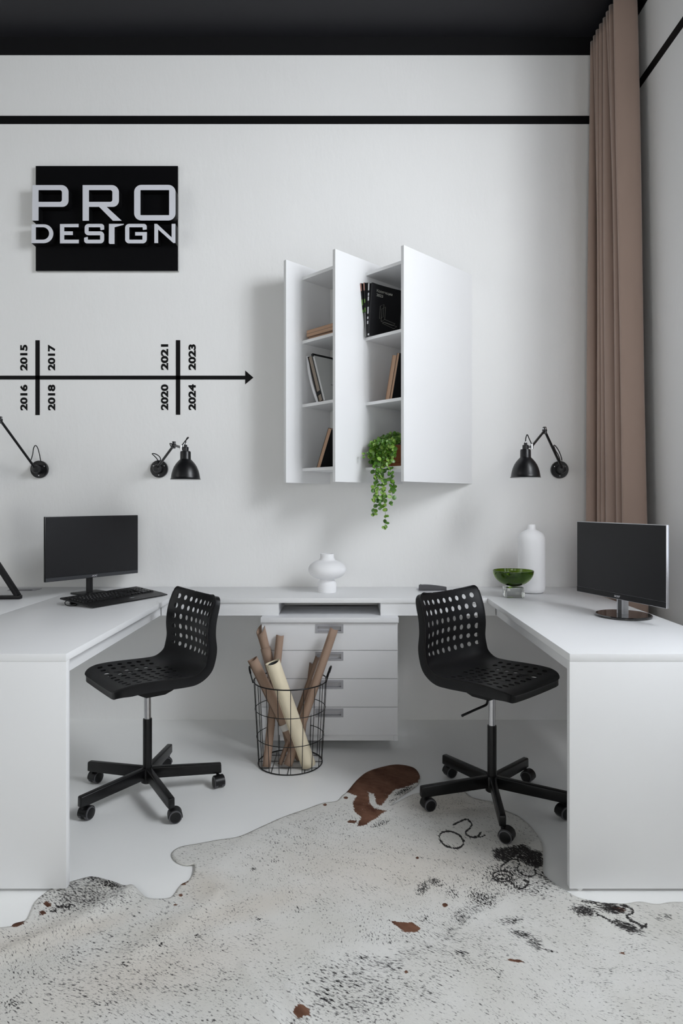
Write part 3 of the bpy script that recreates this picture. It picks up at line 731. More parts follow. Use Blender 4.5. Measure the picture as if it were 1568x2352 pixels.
#==CURTAIN==
# pleated curtain in the corner: plan outline at the top and at the bottom, lofted
FOLDS = [   # plan points of each fold near the floor, from the wall outwards
    [(1.40, 3.605), (1.345, 3.60), (1.326, 3.575), (1.334, 3.545), (1.36, 3.53), (1.385, 3.545), (1.40, 3.575), (1.425, 3.58)],
    [(1.435, 3.55), (1.42, 3.54), (1.402, 3.525), (1.40, 3.51), (1.41, 3.50), (1.425, 3.50), (1.435, 3.51), (1.445, 3.50)],
    [(1.40, 3.485), (1.365, 3.475), (1.348, 3.457), (1.349, 3.443), (1.36, 3.434), (1.372, 3.437), (1.38, 3.445), (1.39, 3.44)],
    [(1.38, 3.43), (1.362, 3.424), (1.349, 3.411), (1.351, 3.397), (1.363, 3.388), (1.378, 3.39), (1.395, 3.40), (1.41, 3.395)],
    [(1.39, 3.385), (1.365, 3.375), (1.351, 3.357), (1.352, 3.335), (1.367, 3.308), (1.392, 3.295), (1.415, 3.31), (1.43, 3.34)],
    [(1.44, 3.32), (1.43, 3.30), (1.415, 3.285), (1.412, 3.27), (1.42, 3.262), (1.43, 3.265), (1.435, 3.27), (1.44, 3.26)],
    [(1.41, 3.245), (1.375, 3.235), (1.354, 3.218), (1.355, 3.20), (1.37, 3.187), (1.388, 3.19), (1.40, 3.20), (1.415, 3.195)],
    [(1.40, 3.18), (1.365, 3.16), (1.345, 3.132), (1.352, 3.118), (1.38, 3.108), (1.415, 3.106), (1.45, 3.112), (1.462, 3.125)]]
PLEAT = [(1.40, 0.016), (1.378, 0.012), (1.364, 0.005), (1.363, -0.005), (1.372, -0.011), (1.390, -0.013), (1.41, -0.012), (1.425, -0.008)]
TOPS = [[(x, y + d) for x, d in PLEAT] for y in (3.600, 3.556, 3.512, 3.470, 3.426, 3.382, 3.338)] + \
       [[(1.41, 3.300), (1.38, 3.288), (1.350, 3.258), (1.352, 3.244), (1.38, 3.236), (1.41, 3.234), (1.45, 3.240), (1.468, 3.256)]]
def plan(t):                             # t: 0 top .. 1 floor
    k2 = min(1, t * 1.3) ** 0.9
    return [(a[0] + (b[0] - a[0]) * k2, a[1] + (b[1] - a[1]) * k2) for A, B in zip(TOPS, FOLDS) for a, b in zip(A, B)]
rows = 60; mb = MB(); ZT, ZB_ = 3.80, 0.012
grid = []
for j in range(rows + 1):
    t = j / rows; z = ZT + (ZB_ - ZT) * t
    pl = spline([(p[0], p[1], 0) for p in plan(t)], 4)
    grid.append([(p.x + 0.002 * math.sin(t * 9 + i * 0.15), p.y, z) for i, p in enumerate(pl)])
n = len(grid[0]); vs = [p for g in grid for p in g]; fs = []
for j in range(rows):
    for i in range(n - 1):
        fs.append((j * n + i, j * n + i + 1, (j + 1) * n + i + 1, (j + 1) * n + i))
mb.add(vs, fs, 0, True)
o = mb.build('curtain', M['curtain'], None, sharp=80)
sol = o.modifiers.new('thickness', 'SOLIDIFY'); sol.thickness = 0.0022; sol.offset = 0
tag(o, 'tall pleated taupe curtain hanging in the right corner from the black ceiling', 'curtain')

#==DESKTOP==
def monitor(name, label, BL, BR, TOPZ, BOTZ, chin_h, logo, post_off, base_r, base_c, base_mat, post_mat, post_w, edge_mat, logo_h, glossy=False, square_base=False):
    """BL, BR: plan positions of the left and right edge of the screen plane, seen from the front"""
    BL = Vector((*BL, 0)); BR = Vector((*BR, 0)); w = (BR - BL).length
    ang = math.atan2(BR.y - BL.y, BR.x - BL.x); mid = (BL + BR) / 2
    r = thing(name, label, 'monitor', (mid.x, mid.y, DESK), ang, 'computer monitors')
    z0, z1 = BOTZ - DESK, TOPZ - DESK
    # local: x along the screen, -y towards the viewer
    p = MB().box(-w / 2, w / 2, 0, 0.012, z0, z1, bev=0.0015)
    p.box(-w * 0.36, w * 0.36, 0.012, 0.034, z0 + 0.03, z1 - 0.10, bev=0.006)
    p.build('housing', edge_mat, r, world=False)
    MB().box(-w / 2 + 0.003, w / 2 - 0.003, -0.0012, 0.0, z0 + chin_h, z1 - 0.003).build('screen', M['screen'], r, world=False)
    ch = MB().box(-w / 2 + 0.003, w / 2 - 0.003, -0.0022, 0.0, z0 + 0.002, z0 + chin_h - 0.001).build('bezel', M['chin'] if not glossy else M['housing'], r, world=False)
    tv, tf = text_shape(logo, 0.02, 0.0, 0.0004); tw, th = text_size(tv); k = logo_h / th
    sk = 0.25 if logo == 'AOC' else 0.12
    MB().add([((v.x + v.y * sk) * k * 1.15, -0.0026, z0 + chin_h * 0.5 + v.y * k) for v in tv], tf).build('logo', M['logo'], ch, world=False)
    bx, by = base_c
    if square_base:
        MB().box(bx - base_r, bx + base_r, by - base_r * 0.75, by + base_r * 0.75, 0.0003, 0.009, bev=0.003).build('stand_base', base_mat, r, world=False)
    else:
        MB().lathe([(base_r * 0.93, 0.0003), (base_r, 0.004), (base_r, 0.008), (base_r * 0.97, 0.011), (0.0, 0.0125)], 64, 0, Matrix.Translation((bx, by, 0)), cap1=False).build('stand_base', base_mat, r, world=False)
    if post_mat is M['gloss_black']:
        ps = MB().box(-post_w * 0.24, post_w * 0.34, by - 0.016, by + 0.012, 0.010, z0 + 0.10)
        ps = ps.build('stand_post', post_mat, r, world=False)
        MB().box(post_w * 0.34, post_w * 0.62, by - 0.016, by + 0.010, 0.010, z0 + 0.10).box(-post_w * 0.40, -post_w * 0.24, by - 0.016, by + 0.010, 0.010, z0 + 0.10).build('silver_side', M['silver'], ps, world=False)
    else:
        MB().lathe([(post_w / 2, 0.008), (post_w / 2, z0 + 0.12)], 32, 0, Matrix.Translation((post_off, by, 0))).build('stand_post', post_mat, r, world=False)
    return r
monitor('monitor', 'thin black monitor on the left desk behind the keyboard', (-1.466, 3.136), (-1.151, 3.561), 1.157, 0.837, 0.020, 'AOC', 0.0, 0.075, (0.0, 0.045), M['housing'], M['housing'], 0.034, M['housing'], 0.0085, square_base=True)
monitor('monitor', 'silver edged monitor on the right desk in front of the curtain', (1.0526, 2.942), (1.2192, 2.454), 1.1415, 0.8215, 0.025, 'acer', 0.0, 0.112, (0.006, 0.0245), M['gloss_black'], M['gloss_black'], 0.038, M['silver'], 0.0085, glossy=True)

# monitor stand cut by the left frame edge
r = thing('monitor', 'monitor at the far left edge, only its slanted black stand in view', 'monitor', (-1.80, 3.2, DESK), 0, 'computer monitors')
a = Vector((-1.622, 3.185, DESK + 0.016)); top = Vector((-1.93, 3.25, DESK + 0.43))
d = (top - a); 
def bar(p, q, w, h):
    p = Vector(p); q = Vector(q); dd = (q - p); L = dd.length; X = dd.normalized(); Yv = Vector((0, 0, 1)).cross(X)
    if Yv.length < 1e-4: Yv = Vector((0, 1, 0))
    Yv.normalize(); Z = X.cross(Yv)
    mt = Matrix((( X.x, Yv.x, Z.x, p.x), (X.y, Yv.y, Z.y, p.y), (X.z, Yv.z, Z.z, p.z), (0, 0, 0, 1)))
    return MB().box(-0.002, L, -w / 2, w / 2, -h / 2, h / 2, bev=0.003, mtx=mt)
bar(a, top, 0.03, 0.020).build('stand_arm', M['plastic'], r)
bar((-1.607, 3.185, DESK + 0.0095), (-1.95, 3.16, DESK + 0.0095), 0.028, 0.018).build('stand_foot', M['plastic'], r)
bar((-1.72, 3.178, DESK + 0.0095), (-1.90, 3.36, DESK + 0.0095), 0.026, 0.018).build('stand_foot', M['plastic'], r)
MB().box(-2.0, -1.955, 2.96, 3.50, DESK + 0.16, DESK + 0.49, bev=0.002).build('housing', M['housing'], r)
MB().box(-2.002, -2.0, 2.965, 3.495, DESK + 0.18, DESK + 0.487).build('screen', M['screen'], r)
MB().box(-1.956, -1.92, 3.2, 3.3, DESK + 0.36, DESK + 0.47, bev=0.003).build('stand_mount', M['plastic'], r)

# cable outlets let into the desk tops
r = thing('cable_outlet', 'flat grey cable outlet let into the desk behind the slanted stand', 'cable outlet', (-1.755, 3.522, DESK), 0, 'desk cable outlets')
MB().box(-1.832, -1.682, 3.480, 3.565, DESK + 0.0002, DESK + 0.0022, bev=0.0006).build('cover_plate', M['alu'], r)
MB().box(-1.826, -1.700, 3.4805, 3.494, DESK + 0.0022, DESK + 0.0035).build('brush_strip', M['brush_grey'], r)
r = thing('cable_outlet', 'raised dark grey cable outlet flap on the wall desk behind the right chair', 'cable outlet', (0.465, 3.5, DESK), 0, 'desk cable outlets')
MB().box(0.388, 0.545, 3.462, 3.56, DESK + 0.0002, DESK + 0.0025, bev=0.0006).build('cover_plate', M['alu'], r)
pts = [(0.391, 0.0), (0.541, 0.0), (0.541, 0.018)] + [(0.541 - 0.118 * i / 8, 0.018 + 0.0125 * math.sin(PI / 2 * i / 8)) for i in range(1, 9)] + [(0.393, 0.0295)]
MB().prism(pts, [], 3.476, 3.490, lambda u, v, w: (u, w, DESK + 0.0025 + v)).build('flap', M['brush_grey'], r)
MB().rod((0.402, 3.482, DESK + 0.03), (0.402, 3.482, DESK + 0.036), 0.0016, 8).build('pin', M['plastic'], r)

# keyboard
ka = math.radians(61.5)
r = thing('keyboard', 'black keyboard with a wrist rest in front of the left monitor', 'keyboard', (-1.124, 3.150, DESK), ka)
KW, KD = 0.462, 0.224
prof = [(-KD / 2, 0.003), (-KD / 2, 0.007), (-KD / 2 + 0.045, 0.015), (-KD / 2 + 0.06, 0.0165), (KD / 2 - 0.03, 0.031), (KD / 2 - 0.004, 0.0335), (KD / 2, 0.031), (KD / 2, 0.026)]
def kp(u, v, w): return (w, u, v)
MB().prism(prof, [], -KW / 2, KW / 2, kp).build('body', M['plastic'], r, world=False)
def slope_z(y): return 0.0165 + (y - (-KD / 2 + 0.06)) * (0.0145 / (KD - 0.09))
tilt = math.atan(0.0145 / (KD - 0.09))
U = 0.0186
rows_ = [
    (0.093, [(0, 1, '')] + [(2 + i + 0.5 * (i // 4), 1, '') for i in range(12)]),
    (0.066, [(i, 1, c) for i, c in enumerate('`1234567890-=')] + [(13, 2, '')]),
    (0.0474, [(0, 1.5, '')] + [(1.5 + i, 1, c) for i, c in enumerate('QWERTYUIOP[]')] + [(13.5, 1.5, '')]),
    (0.0288, [(0, 1.75, '')] + [(1.75 + i, 1, c) for i, c in enumerate("ASDFGHJKL;'")] + [(12.75, 2.25, '')]),
    (0.0102, [(0, 2.25, '')] + [(2.25 + i, 1, c) for i, c in enumerate('ZXCVBNM,./')] + [(12.25, 2.75, '')]),
    (-0.0084, [(0, 1.25, ''), (1.25, 1.25, ''), (2.5, 1.25, ''), (3.75, 6.25, ''), (10, 1.25, ''), (11.25, 1.25, ''), (12.5, 2.5, '')]),
]
for y_, add in ((0.066, [(15.4 + i, 1, '') for i in range(3)]), (0.0474, [(15.4 + i, 1, '') for i in range(3)]), (0.0102, [(16.4, 1, '')]), (-0.0084, [(15.4 + i, 1, '') for i in range(3)]),
                (0.066, [(18.8 + i, 1, c) for i, c in enumerate(['', '/', '*', '-'])]), (0.0474, [(18.8 + i, 1, c) for i, c in enumerate('789')]), (0.0288, [(18.8 + i, 1, c) for i, c in enumerate('456')]),
                (0.0102, [(18.8 + i, 1, c) for i, c in enumerate('123')]), (-0.0084, [(18.8, 2, '0'), (20.8, 1, '.'), (21.8, 1, '')])):
    rows_.append((y_, add))
nk = 0
for y_, ks in rows_:
    for (u0, w_, c) in ks:
        x0 = -KW / 2 + 0.0125 + u0 * U * 1.015; x1 = x0 + w_ * U * 1.015 - 0.0028
        yy = y_ - 0.020; mt = Matrix.Translation(((x0 + x1) / 2, yy, slope_z(yy))) @ Matrix.Rotation(tilt, 4, 'X')
        hw_ = (x1 - x0) / 2; hd = U / 2 - 0.0014
        mb = MB()
        vs = [(-hw_, -hd, 0), (hw_, -hd, 0), (hw_, hd, 0), (-hw_, hd, 0), (-hw_ + .0018, -hd + .0018, .0065), (hw_ - .0018, -hd + .0018, .0065), (hw_ - .0018, hd - .0012, .0065), (-hw_ + .0018, hd - .0012, .0065)]
        mb.add(vs, [(0, 3, 2, 1), (4, 5, 6, 7), (0, 1, 5, 4), (1, 2, 6, 5), (2, 3, 7, 6), (3, 0, 4, 7)], 0, False, mt)
        if c:
            tv, tf = text_shape(c, 0.0075, 0.0, 0.0002)
            if tv: mb.add([(v.x - hw_ * 0.3, v.y + hd * 0.25, 0.0067) for v in tv], tf, 1, False, mt)
        mb.build('key', [M['plastic'], M['logo']], r, world=False); nk += 1
tv, tf = text_shape('logitech', 0.0085, 0.0, 0.0003)
w_, h_ = text_size(tv)
MB().add([(0.028 + v.x * 0.028 / w_, -KD / 2 + 0.034 + v.y, 0.0070 + (0.034 + v.y) * 0.008 / 0.045 + 0.0004) for v in tv], tf).build('logo', M['logo'], r, world=False)
for sx_ in (-1, 1):
    MB().box(sx_ * 0.19 - 0.016, sx_ * 0.19 + 0.016, KD / 2 - 0.045, KD / 2 - 0.035, 0.0002, 0.026, bev=0.001).build('flip_foot', M['plastic'], r, world=False)
MB().tube(spline([(-0.205, 0.085, 0.022), (-0.232, 0.075, 0.016), (-0.243, 0.055, 0.006), (-0.238, 0.03, 0.0026), (-0.215, 0.02, 0.0026), (-0.19, 0.05, 0.0026), (-0.17, 0.07, 0.0026)], 6), 0.002, 8).build('cable', M['plastic'], r, world=False)

# vases and bowl
p = Vector((0.982, 3.416, DESK))
MB_ = MB().lathe([(0.045, 0.0003), (0.058, 0.003), (0.066, 0.010), (0.0695, 0.024), (0.07, 0.05), (0.0702, 0.27), (0.0685, 0.292), (0.062, 0.308), (0.050, 0.320), (0.034, 0.328), (0.0245, 0.333), (0.0205, 0.339), (0.0195, 0.357), (0.0185, 0.3595), (0.0155, 0.3595), (0.0145, 0.356), (0.015, 0.335)], 64, 0, Matrix.Translation(p), cap1=False)
o = MB_.build('vase', M['ceramic'], None, sharp=60); tag(o, 'tall white bottle vase with a narrow neck behind the green bowl', 'vase')
p = Vector((-0.1019, 3.426, DESK))
pr = [(0.0475, 0.0003), (0.0486, 0.003), (0.0488, 0.045), (0.0465, 0.055), (0.0395, 0.0635), (0.0358, 0.0675)]
for i in range(1, 24):
    a = -PI / 2 + PI * i / 24
    rr = 0.100 * math.cos(a) ** 0.8; 
    if rr < 0.0365: continue
    pr.append((rr, 0.1205 + 0.0525 * math.sin(a)))
pr += [(0.0425, 0.1715), (0.038, 0.180), (0.0362, 0.188), (0.0359, 0.2035), (0.035, 0.2045), (0.033, 0.2035), (0.0335, 0.185), (0.045, 0.168)]
o = MB().lathe(pr, 72, 0, Matrix.Translation(p), cap1=False).build('vase', M['ceramic'], None, sharp=50)
tag(o, 'round bellied white vase on a thick foot at the middle of the wall desk', 'vase')
p = Vector((0.8425, 3.254, DESK))
r = thing('bowl', 'green glass bowl on a clear square foot beside the tall white vase', 'bowl', p)
ft = MB().box(-0.0445, 0.0445, -0.0445, 0.0445, 0.0004, 0.0525, bev=0.004, mtx=Matrix.Translation(p))
ft.build('foot', M['dark_refraction_glass'], r)
pr = []
R_ = 0.1015; cz = 0.1335
for i in range(0, 25):
    a = PI / 2 * i / 24; pr.append((max(1e-4, R_ * math.sin(a)), cz - (cz - 0.0535) * math.cos(a)))
inn = [(max(1e-4, (R_ - 0.0045) * math.sin(PI / 2 * i / 24)), cz - (cz - 0.0535 - 0.006) * math.cos(PI / 2 * i / 24)) for i in range(24, -1, -1)]
MB().lathe(pr + [(R_ - 0.0005, cz + 0.0012), (R_ - 0.004, cz + 0.0012)] + inn, 72, 0, Matrix.Translation(p), cap0=False, cap1=False).build('basin', M['green_glass'], r, sharp=60)

#==BASKET==
bc = Vector((-0.264, 3.042, 0.0))
r = thing('wire_basket', 'round black wire basket with two handles full of paper rolls', 'basket', bc)
R0, R1, HB = 0.1506, 0.172, 0.39
def ring(z, rad, rr, name):
    return MB().tube([bc + Vector((rad * math.cos(2 * PI * i / 72), rad * math.sin(2 * PI * i / 72), z)) for i in range(72)], rr, 8, closed=True).build(name, M['black_metal'], r)
ring(0.0035, R0, 0.0026, 'base_ring'); ring(HB, R1, 0.003, 'rim')
for z in (0.13, 0.26): ring(z, R0 + (R1 - R0) * z / HB, 0.0018, 'hoop')
for i in range(18):
    a = math.radians(-90 + 5.4 + 20 * i)
    d = Vector((math.cos(a), math.sin(a), 0))
    MB().rod(bc + d * (R0 - 0.001) + Vector((0, 0, 0.003)), bc + d * (R1 - 0.001) + Vector((0, 0, HB)), 0.0016, 8).build('upright_wire', M['black_metal'], r)
for k_ in (-0.075, 0.0, 0.075):
    c = math.sqrt(R0 ** 2 - k_ ** 2)
    for (p0, p1) in (((k_, -c), (k_, c)), ((-c, k_), (c, k_))):
        MB().rod(bc + Vector((p0[0], p0[1], 0.003 if p0[0] == k_ and abs(p0[0]) != c else 0.0045)), bc + Vector((p1[0], p1[1], 0.003 if p0[0] == k_ else 0.0045)), 0.0016, 8).build('base_wire', M['black_metal'], r)
for s in (-1, 1):
    pts = []
    for i in range(13):
        t = i / 12; a = (0 if s > 0 else PI) + math.radians(-16 + 32 * t)
        h = math.sin(PI * t) ** 0.6
        rad = R1 + 0.004 + 0.016 * h
        pts.append(bc + Vector((rad * math.cos(a), rad * math.sin(a), HB - 0.002 + 0.064 * h)))
    MB().tube(spline(pts, 3), [0.0045 if 6 < i < 31 else 0.003 for i in range(37)], 8).build('handle', M['black_metal'], r)

def roll(label, B, Tp, rad, m, rings=0, core=None, name='paper_roll', curl_out=False, tape=None, mat_in=None):
    B = Vector(B); Tp = Vector(Tp); d = Tp - B; L = d.length
    mt = Matrix.Translation(B) @ Vector((0, 0, 1)).rotation_difference(d.normalized()).to_matrix().to_4x4()
    o = mroot(name, label, 'paper roll', mt, 'paper rolls in the wire basket')
    mb = MB(); n = 40; seg = 14; turns = 1.6; vs = []; fs = []
    tot = int(n * turns)
    for j in range(seg + 1):
        z = L * j / seg
        fl = 1.0 + (0.18 * max(0, (j / seg - 0.8) / 0.2) ** 2 if curl_out else 0)
        for i in range(tot + 1):
            a = 2 * PI * i / n; rr = (rad - 0.0022 * (1 - i / tot) * turns) * fl
            zz = z
            if j == seg and curl_out: zz += 0.022 * math.cos(a - 1.0)
            elif j == seg: zz += 0.0025 * math.sin(a * 2 + 1)
            vs.append((rr * math.cos(a), rr * math.sin(a), zz))
    for j in range(seg):
        for i in range(tot):
            a = j * (tot + 1) + i; fs.append((a, a + 1, a + tot + 2, a + tot + 1))
    mb.add(vs, fs, 0, True)
    s = mb.build('sheet', m, o, world=False, sharp=70)
    md = s.modifiers.new('thickness', 'SOLIDIFY'); md.thickness = 0.0006
    if core:
        c = MB()
        for k_, (q, h_) in enumerate(core): c.lathe([(rad * q, L * 0.03), (rad * q, L + h_)], 36, 0, cap0=False, cap1=False)
        cs = c.build('inner_sheets', M['dark_paper'], o, world=False)
        md = cs.modifiers.new('thickness', 'SOLIDIFY'); md.thickness = 0.0007
    for (z0, z1) in (tape or []):
        MB().lathe([(rad + 0.0012, z0 * L), (rad + 0.0012, z1 * L)], 36, 0, cap0=False, cap1=False).build('tape', M['tape'], o, world=False)
    if rings:
        c = MB()
        for k_ in range(rings):
            z0 = L * (0.60 + 0.125 * k_); c.lathe([(rad + 0.0015 + 0.0008 * k_, z0), (rad + 0.0024 + 0.0008 * k_, z0 + L * 0.122)], 36, 0, cap0=False, cap1=False)
        cs = c.build('wrap_layer', m, o, world=False); md = cs.modifiers.new('thickness', 'SOLIDIFY'); md.thickness = 0.0006
    return o
zf = 0.009
roll('thick cream paper roll with dark sheets inside, front of the basket', (-0.172, 2.966, zf + 0.008), at(626, 1521, 2.925), 0.034, M['cream_paper'], core=[(0.86, -0.012), (0.74, -0.006), (0.62, -0.010)])
roll('brown kraft roll with an open end leaning left, left of the cream roll', (-0.214, 3.045, zf + 0.01), at(580, 1514, 3.0), 0.025, M['kraft'], tape=[(0.30, 0.36)])
roll('brown kraft roll with a torn flared top and wrapped bands', (-0.258, 3.10, zf + 0.004), at(598.5, 1445, 3.17), 0.0215, M['kraft'], rings=2, curl_out=True, tape=[(0.22, 0.33)])
roll('short upright brown kraft roll behind the cream roll', (-0.367, 2.968, zf), at(643, 1460, 3.16), 0.0195, M['kraft'])
roll('longest brown kraft tube leaning right across the drawers', (-0.269, 2.968, zf + 0.008), at(767, 1445, 3.10), 0.0212, M['kraft'], core=None)
roll('thin brown kraft roll directly behind the longest tube', (-0.308, 2.992, zf), at(729, 1509, 3.145), 0.0115, M['kraft'])
roll('shortest thin kraft roll leaning right, rearmost in the wire basket', (-0.222, 3.122, zf), at(716, 1523, 3.165), 0.0125, M['kraft'])

#==CHAIRS==
def catmull_profile(P, n=24):
    pts = spline([(0, p[0], p[1]) for p in P], n)
    L = [0]
    for i in range(1, len(pts)): L.append(L[-1] + (pts[i] - pts[i - 1]).length)
    return pts, L
PROF = [(0.199, 0.495), (0.189, 0.503), (0.165, 0.509), (0.10, 0.513), (0.02, 0.511), (-0.07, 0.507), (-0.137, 0.510), (-0.186, 0.531), (-0.213, 0.570), (-0.222, 0.616), (-0.219, 0.68), (-0.229, 0.745), (-0.258, 0.822)]
PP, PL = catmull_profile(PROF)
LT = PL[-1]
def prof_at(v):
    v = min(max(v, 0), LT)
    lo, hi = 0, len(PL) - 1
    while hi - lo > 1:
        m_ = (lo + hi) // 2
        if PL[m_] <= v: lo = m_
        else: hi = m_
    t = (v - PL[lo]) / max(1e-9, PL[hi] - PL[lo])
    p = PP[lo].lerp(PP[hi], t)
    a = PP[max(lo - 3, 0)]; b = PP[min(hi + 3, len(PP) - 1)]
    tg = (b - a).normalized()
    return p, Vector((0, tg.z, -tg.y)) * 1.0
def half_width(v):
    hw = 0.205 + 0.004 * math.sin(PI * v / LT)
    for d, rc in ((v, 0.055), (LT - v, 0.034)):
        if d < rc: hw -= rc * (1 - math.sqrt(max(0, 1 - ((rc - d) / rc) ** 2)))
    return hw
UW = 0.21
def shell_pt(u, v, off=0.0):
    p, nr = prof_at(v)
    if nr.z < 0 and v < LT * 0.5: nr = -nr
    hw = half_width(v); q = u / UW
    bk = min(1, max(0, (v - 0.30) / 0.16)); bk = bk * bk * (3 - 2 * bk)
    k_ = 0.016 * (1 - bk) + 0.046 * bk
    if v < 0.06: k_ = k_ * (0.5 + 0.5 * v / 0.06)
    c = p + nr * (k_ * abs(q) ** 2.2)
    return Vector((q * hw, c.y, c.z)) + nr * off, nr
def fix_normal(nr, v): return nr
# orientation check: normal must point to the sitter (up on the seat, forward on the back)
_, n0 = prof_at(0.2)
SGN = 1 if n0.z > 0 else -1
_pa = prof_at
def prof_at(v):
    p, nr = _pa(v)
    return p, nr * SGN
def build_shell():
    pitch = 0.042; ucols = [-UW] + [-0.189 + pitch * i for i in range(10)] + [UW]
    vrows = [0.0, 0.014, 0.040] + [0.040 + pitch * i for i in range(1, 7)]
    top0 = LT - 0.018 - 6 * pitch
    mid_n = 6
    m0 = vrows[-1]
    vrows += [m0 + (top0 - m0) * i / mid_n for i in range(1, mid_n + 1)]
    vrows += [top0 + pitch * i for i in range(1, 7)] + [LT - 0.006, LT]
    seat_rows = set(range(2, 8)); back_rows = set(range(8 + mid_n, 14 + mid_n)); extra = 8
    verts = {}; V = []; Fc = []
    def vid(u, v):
        key = (round(u, 5), round(v, 5))
        if key not in verts:
            verts[key] = len(V); V.append(shell_pt(u, v)[0])
        return verts[key]
    S = 4
    for j in range(len(vrows) - 1):
        for i in range(len(ucols) - 1):
            u0, u1, v0, v1 = ucols[i], ucols[i + 1], vrows[j], vrows[j + 1]
            inner = 0 < i < len(ucols) - 2
            hole = inner and (j in seat_rows or j in back_rows)
            if j in seat_rows and (i, j) in ((3, 3), (7, 3), (3, 7), (7, 7)): hole = False
            if j == extra and i in (4, 5, 6): hole = True
            if not hole:
                for a in range(S):
                    for b in range(S):
                        f = []
                        for (da, db) in ((0, 0), (1, 0), (1, 1), (0, 1)):
                            f.append(vid(u0 + (u1 - u0) * (a + da) / S, v0 + (v1 - v0) * (b + db) / S))
                        Fc.append(f)
            else:
                per = [(a / S, 0) for a in range(S)] + [(1, b / S) for b in range(S)] + [(1 - a / S, 1) for a in range(S)] + [(0, 1 - b / S) for b in range(S)]
                uc, vc = (u0 + u1) / 2, (v0 + v1) / 2; rh = 0.0114
                if j == extra: rh = 0.010
                circ = []
                for (a, b) in per:
                    an = math.atan2((b - 0.5), (a - 0.5)); circ.append(vid(uc + rh * math.cos(an), vc + rh * math.sin(an)))
                out = [vid(u0 + (u1 - u0) * a, v0 + (v1 - v0) * b) for a, b in per]
                for k_ in range(16):
                    k2 = (k_ + 1) % 16; Fc.append([out[k_], out[k2], circ[k2], circ[k_]])
    # outer border -> skirt
    border = []
    def seq(a, b): return [a + (b - a) * t / S for t in range(S)]
    us = [x for i in range(len(ucols) - 1) for x in seq(ucols[i], ucols[i + 1])] + [UW]
    vs_ = [x for j in range(len(vrows) - 1) for x in seq(vrows[j], vrows[j + 1])] + [LT]
    loop = [(u, 0.0) for u in us] + [(UW, v) for v in vs_[1:]] + [(u, LT) for u in us[::-1][1:]] + [(-UW, v) for v in vs_[::-1][1:-1]]
    base = [vid(u, v) for u, v in loop]; N = len(base)
    P0 = [V[i] for i in base]
    nrm = [prof_at(max(v, 0.055))[1] for u, v in loop]
    outw = []
    for k_ in range(N):
        t = (P0[(k_ + 1) % N] - P0[k_ - 1]).normalized(); o_ = t.cross(nrm[k_]); 
        outw.append(o_.normalized())
    cen = sum(P0, Vector()) / N
    prev = base
    for (dn, do) in ((0.0015, 0.0022), (0.005, 0.0034), (0.014, 0.0040), (0.028, 0.0034), (0.036, 0.0024)):
        cur = []
        for k_ in range(N):
            u, v = loop[k_]
            fall = 1.0
            if v > LT * 0.55: fall = 1.0 - 0.22 * ((v - LT * 0.55) / (LT * 0.45))
            tq = min(1, max(0, (v - LT + 0.07) / 0.07)); fall *= 1 - 0.22 * tq * tq * (3 - 2 * tq)
            if v < 0.06: fall = 0.66 + 0.34 * v / 0.06
            cur.append(len(V)); V.append(P0[k_] - nrm[k_] * dn * fall * 1.18 + outw[k_] * do)
        for k_ in range(N):
            k2 = (k_ + 1) % N; Fc.append([prev[k_], prev[k2], cur[k2], cur[k_]])
        prev = cur
    return V, Fc

def make_chair(label):
    r = thing('swivel_chair', label, 'chair', (0, 0, 0), 0, 'black swivel chairs with perforated shells')
    V, Fc = build_shell()
    mb = MB(); mb.add(V, Fc, 0, True)
    s = mb.build('seat_shell', M['plastic'], r, world=False, sharp=60)
    md = s.modifiers.new('thickness', 'SOLIDIFY'); md.thickness = 0.0036; md.offset = 0
    es = s.modifiers.new('crisp_edges', 'EDGE_SPLIT'); es.split_angle = math.radians(42)
    # dimples where the shell is screwed down
    for (x, y) in ((-0.084, 0.097), (0.084, 0.097), (-0.084, -0.073), (0.084, -0.073)):
        z = 0.5137 if y > 0 else 0.5078
        MB().lathe([(0.0175, z + 0.0035), (0.0135, z + 0.0005), (0.011, z - 0.002), (0.0, z - 0.003)], 24, 0, Matrix.Translation((x, y, 0)), cap0=False, cap1=False).build('screw_dimple', M['plastic'], r, world=False)
    # mechanism under the seat
    mb = MB()
    prof = [(0.13, 0.500), (0.14, 0.488), (0.10, 0.462), (0.05, 0.434), (0.03, 0.424), (-0.05, 0.424), (-0.08, 0.434), (-0.14, 0.466), (-0.155, 0.488), (-0.13, 0.498), (0, 0.500)]
    bmx = MB().prism(prof, [], -0.09, 0.09, lambda u, v, w: (w * (1.0 if v > 0.47 else 0.72), u, v))
    mb = bmx
    mb.build('mechanism', M['plastic'], r, world=False)
    MB().tube(spline([(0.05, 0.02, 0.436), (0.062, 0.022, 0.425), (0.068, 0.022, 0.413), (0.078, 0.020, 0.407), (0.13, 0.008, 0.398), (0.192, -0.004, 0.388)], 6), 0.0048, 10).ball((0.194, -0.004, 0.3875), 0.0055, 10).build('lever', M['plastic'], r, world=False)
    MB().lathe([(0.014, 0.30), (0.014, 0.428)], 32).build('gas_cylinder', M['chrome'], r, world=False)
    MB().lathe([(0.0125, 0.055), (0.0185, 0.06), (0.0185, 0.315), (0.0175, 0.3185), (0.0145, 0.319)], 32).build('column', M['black_metal'], r, world=False)
    return r

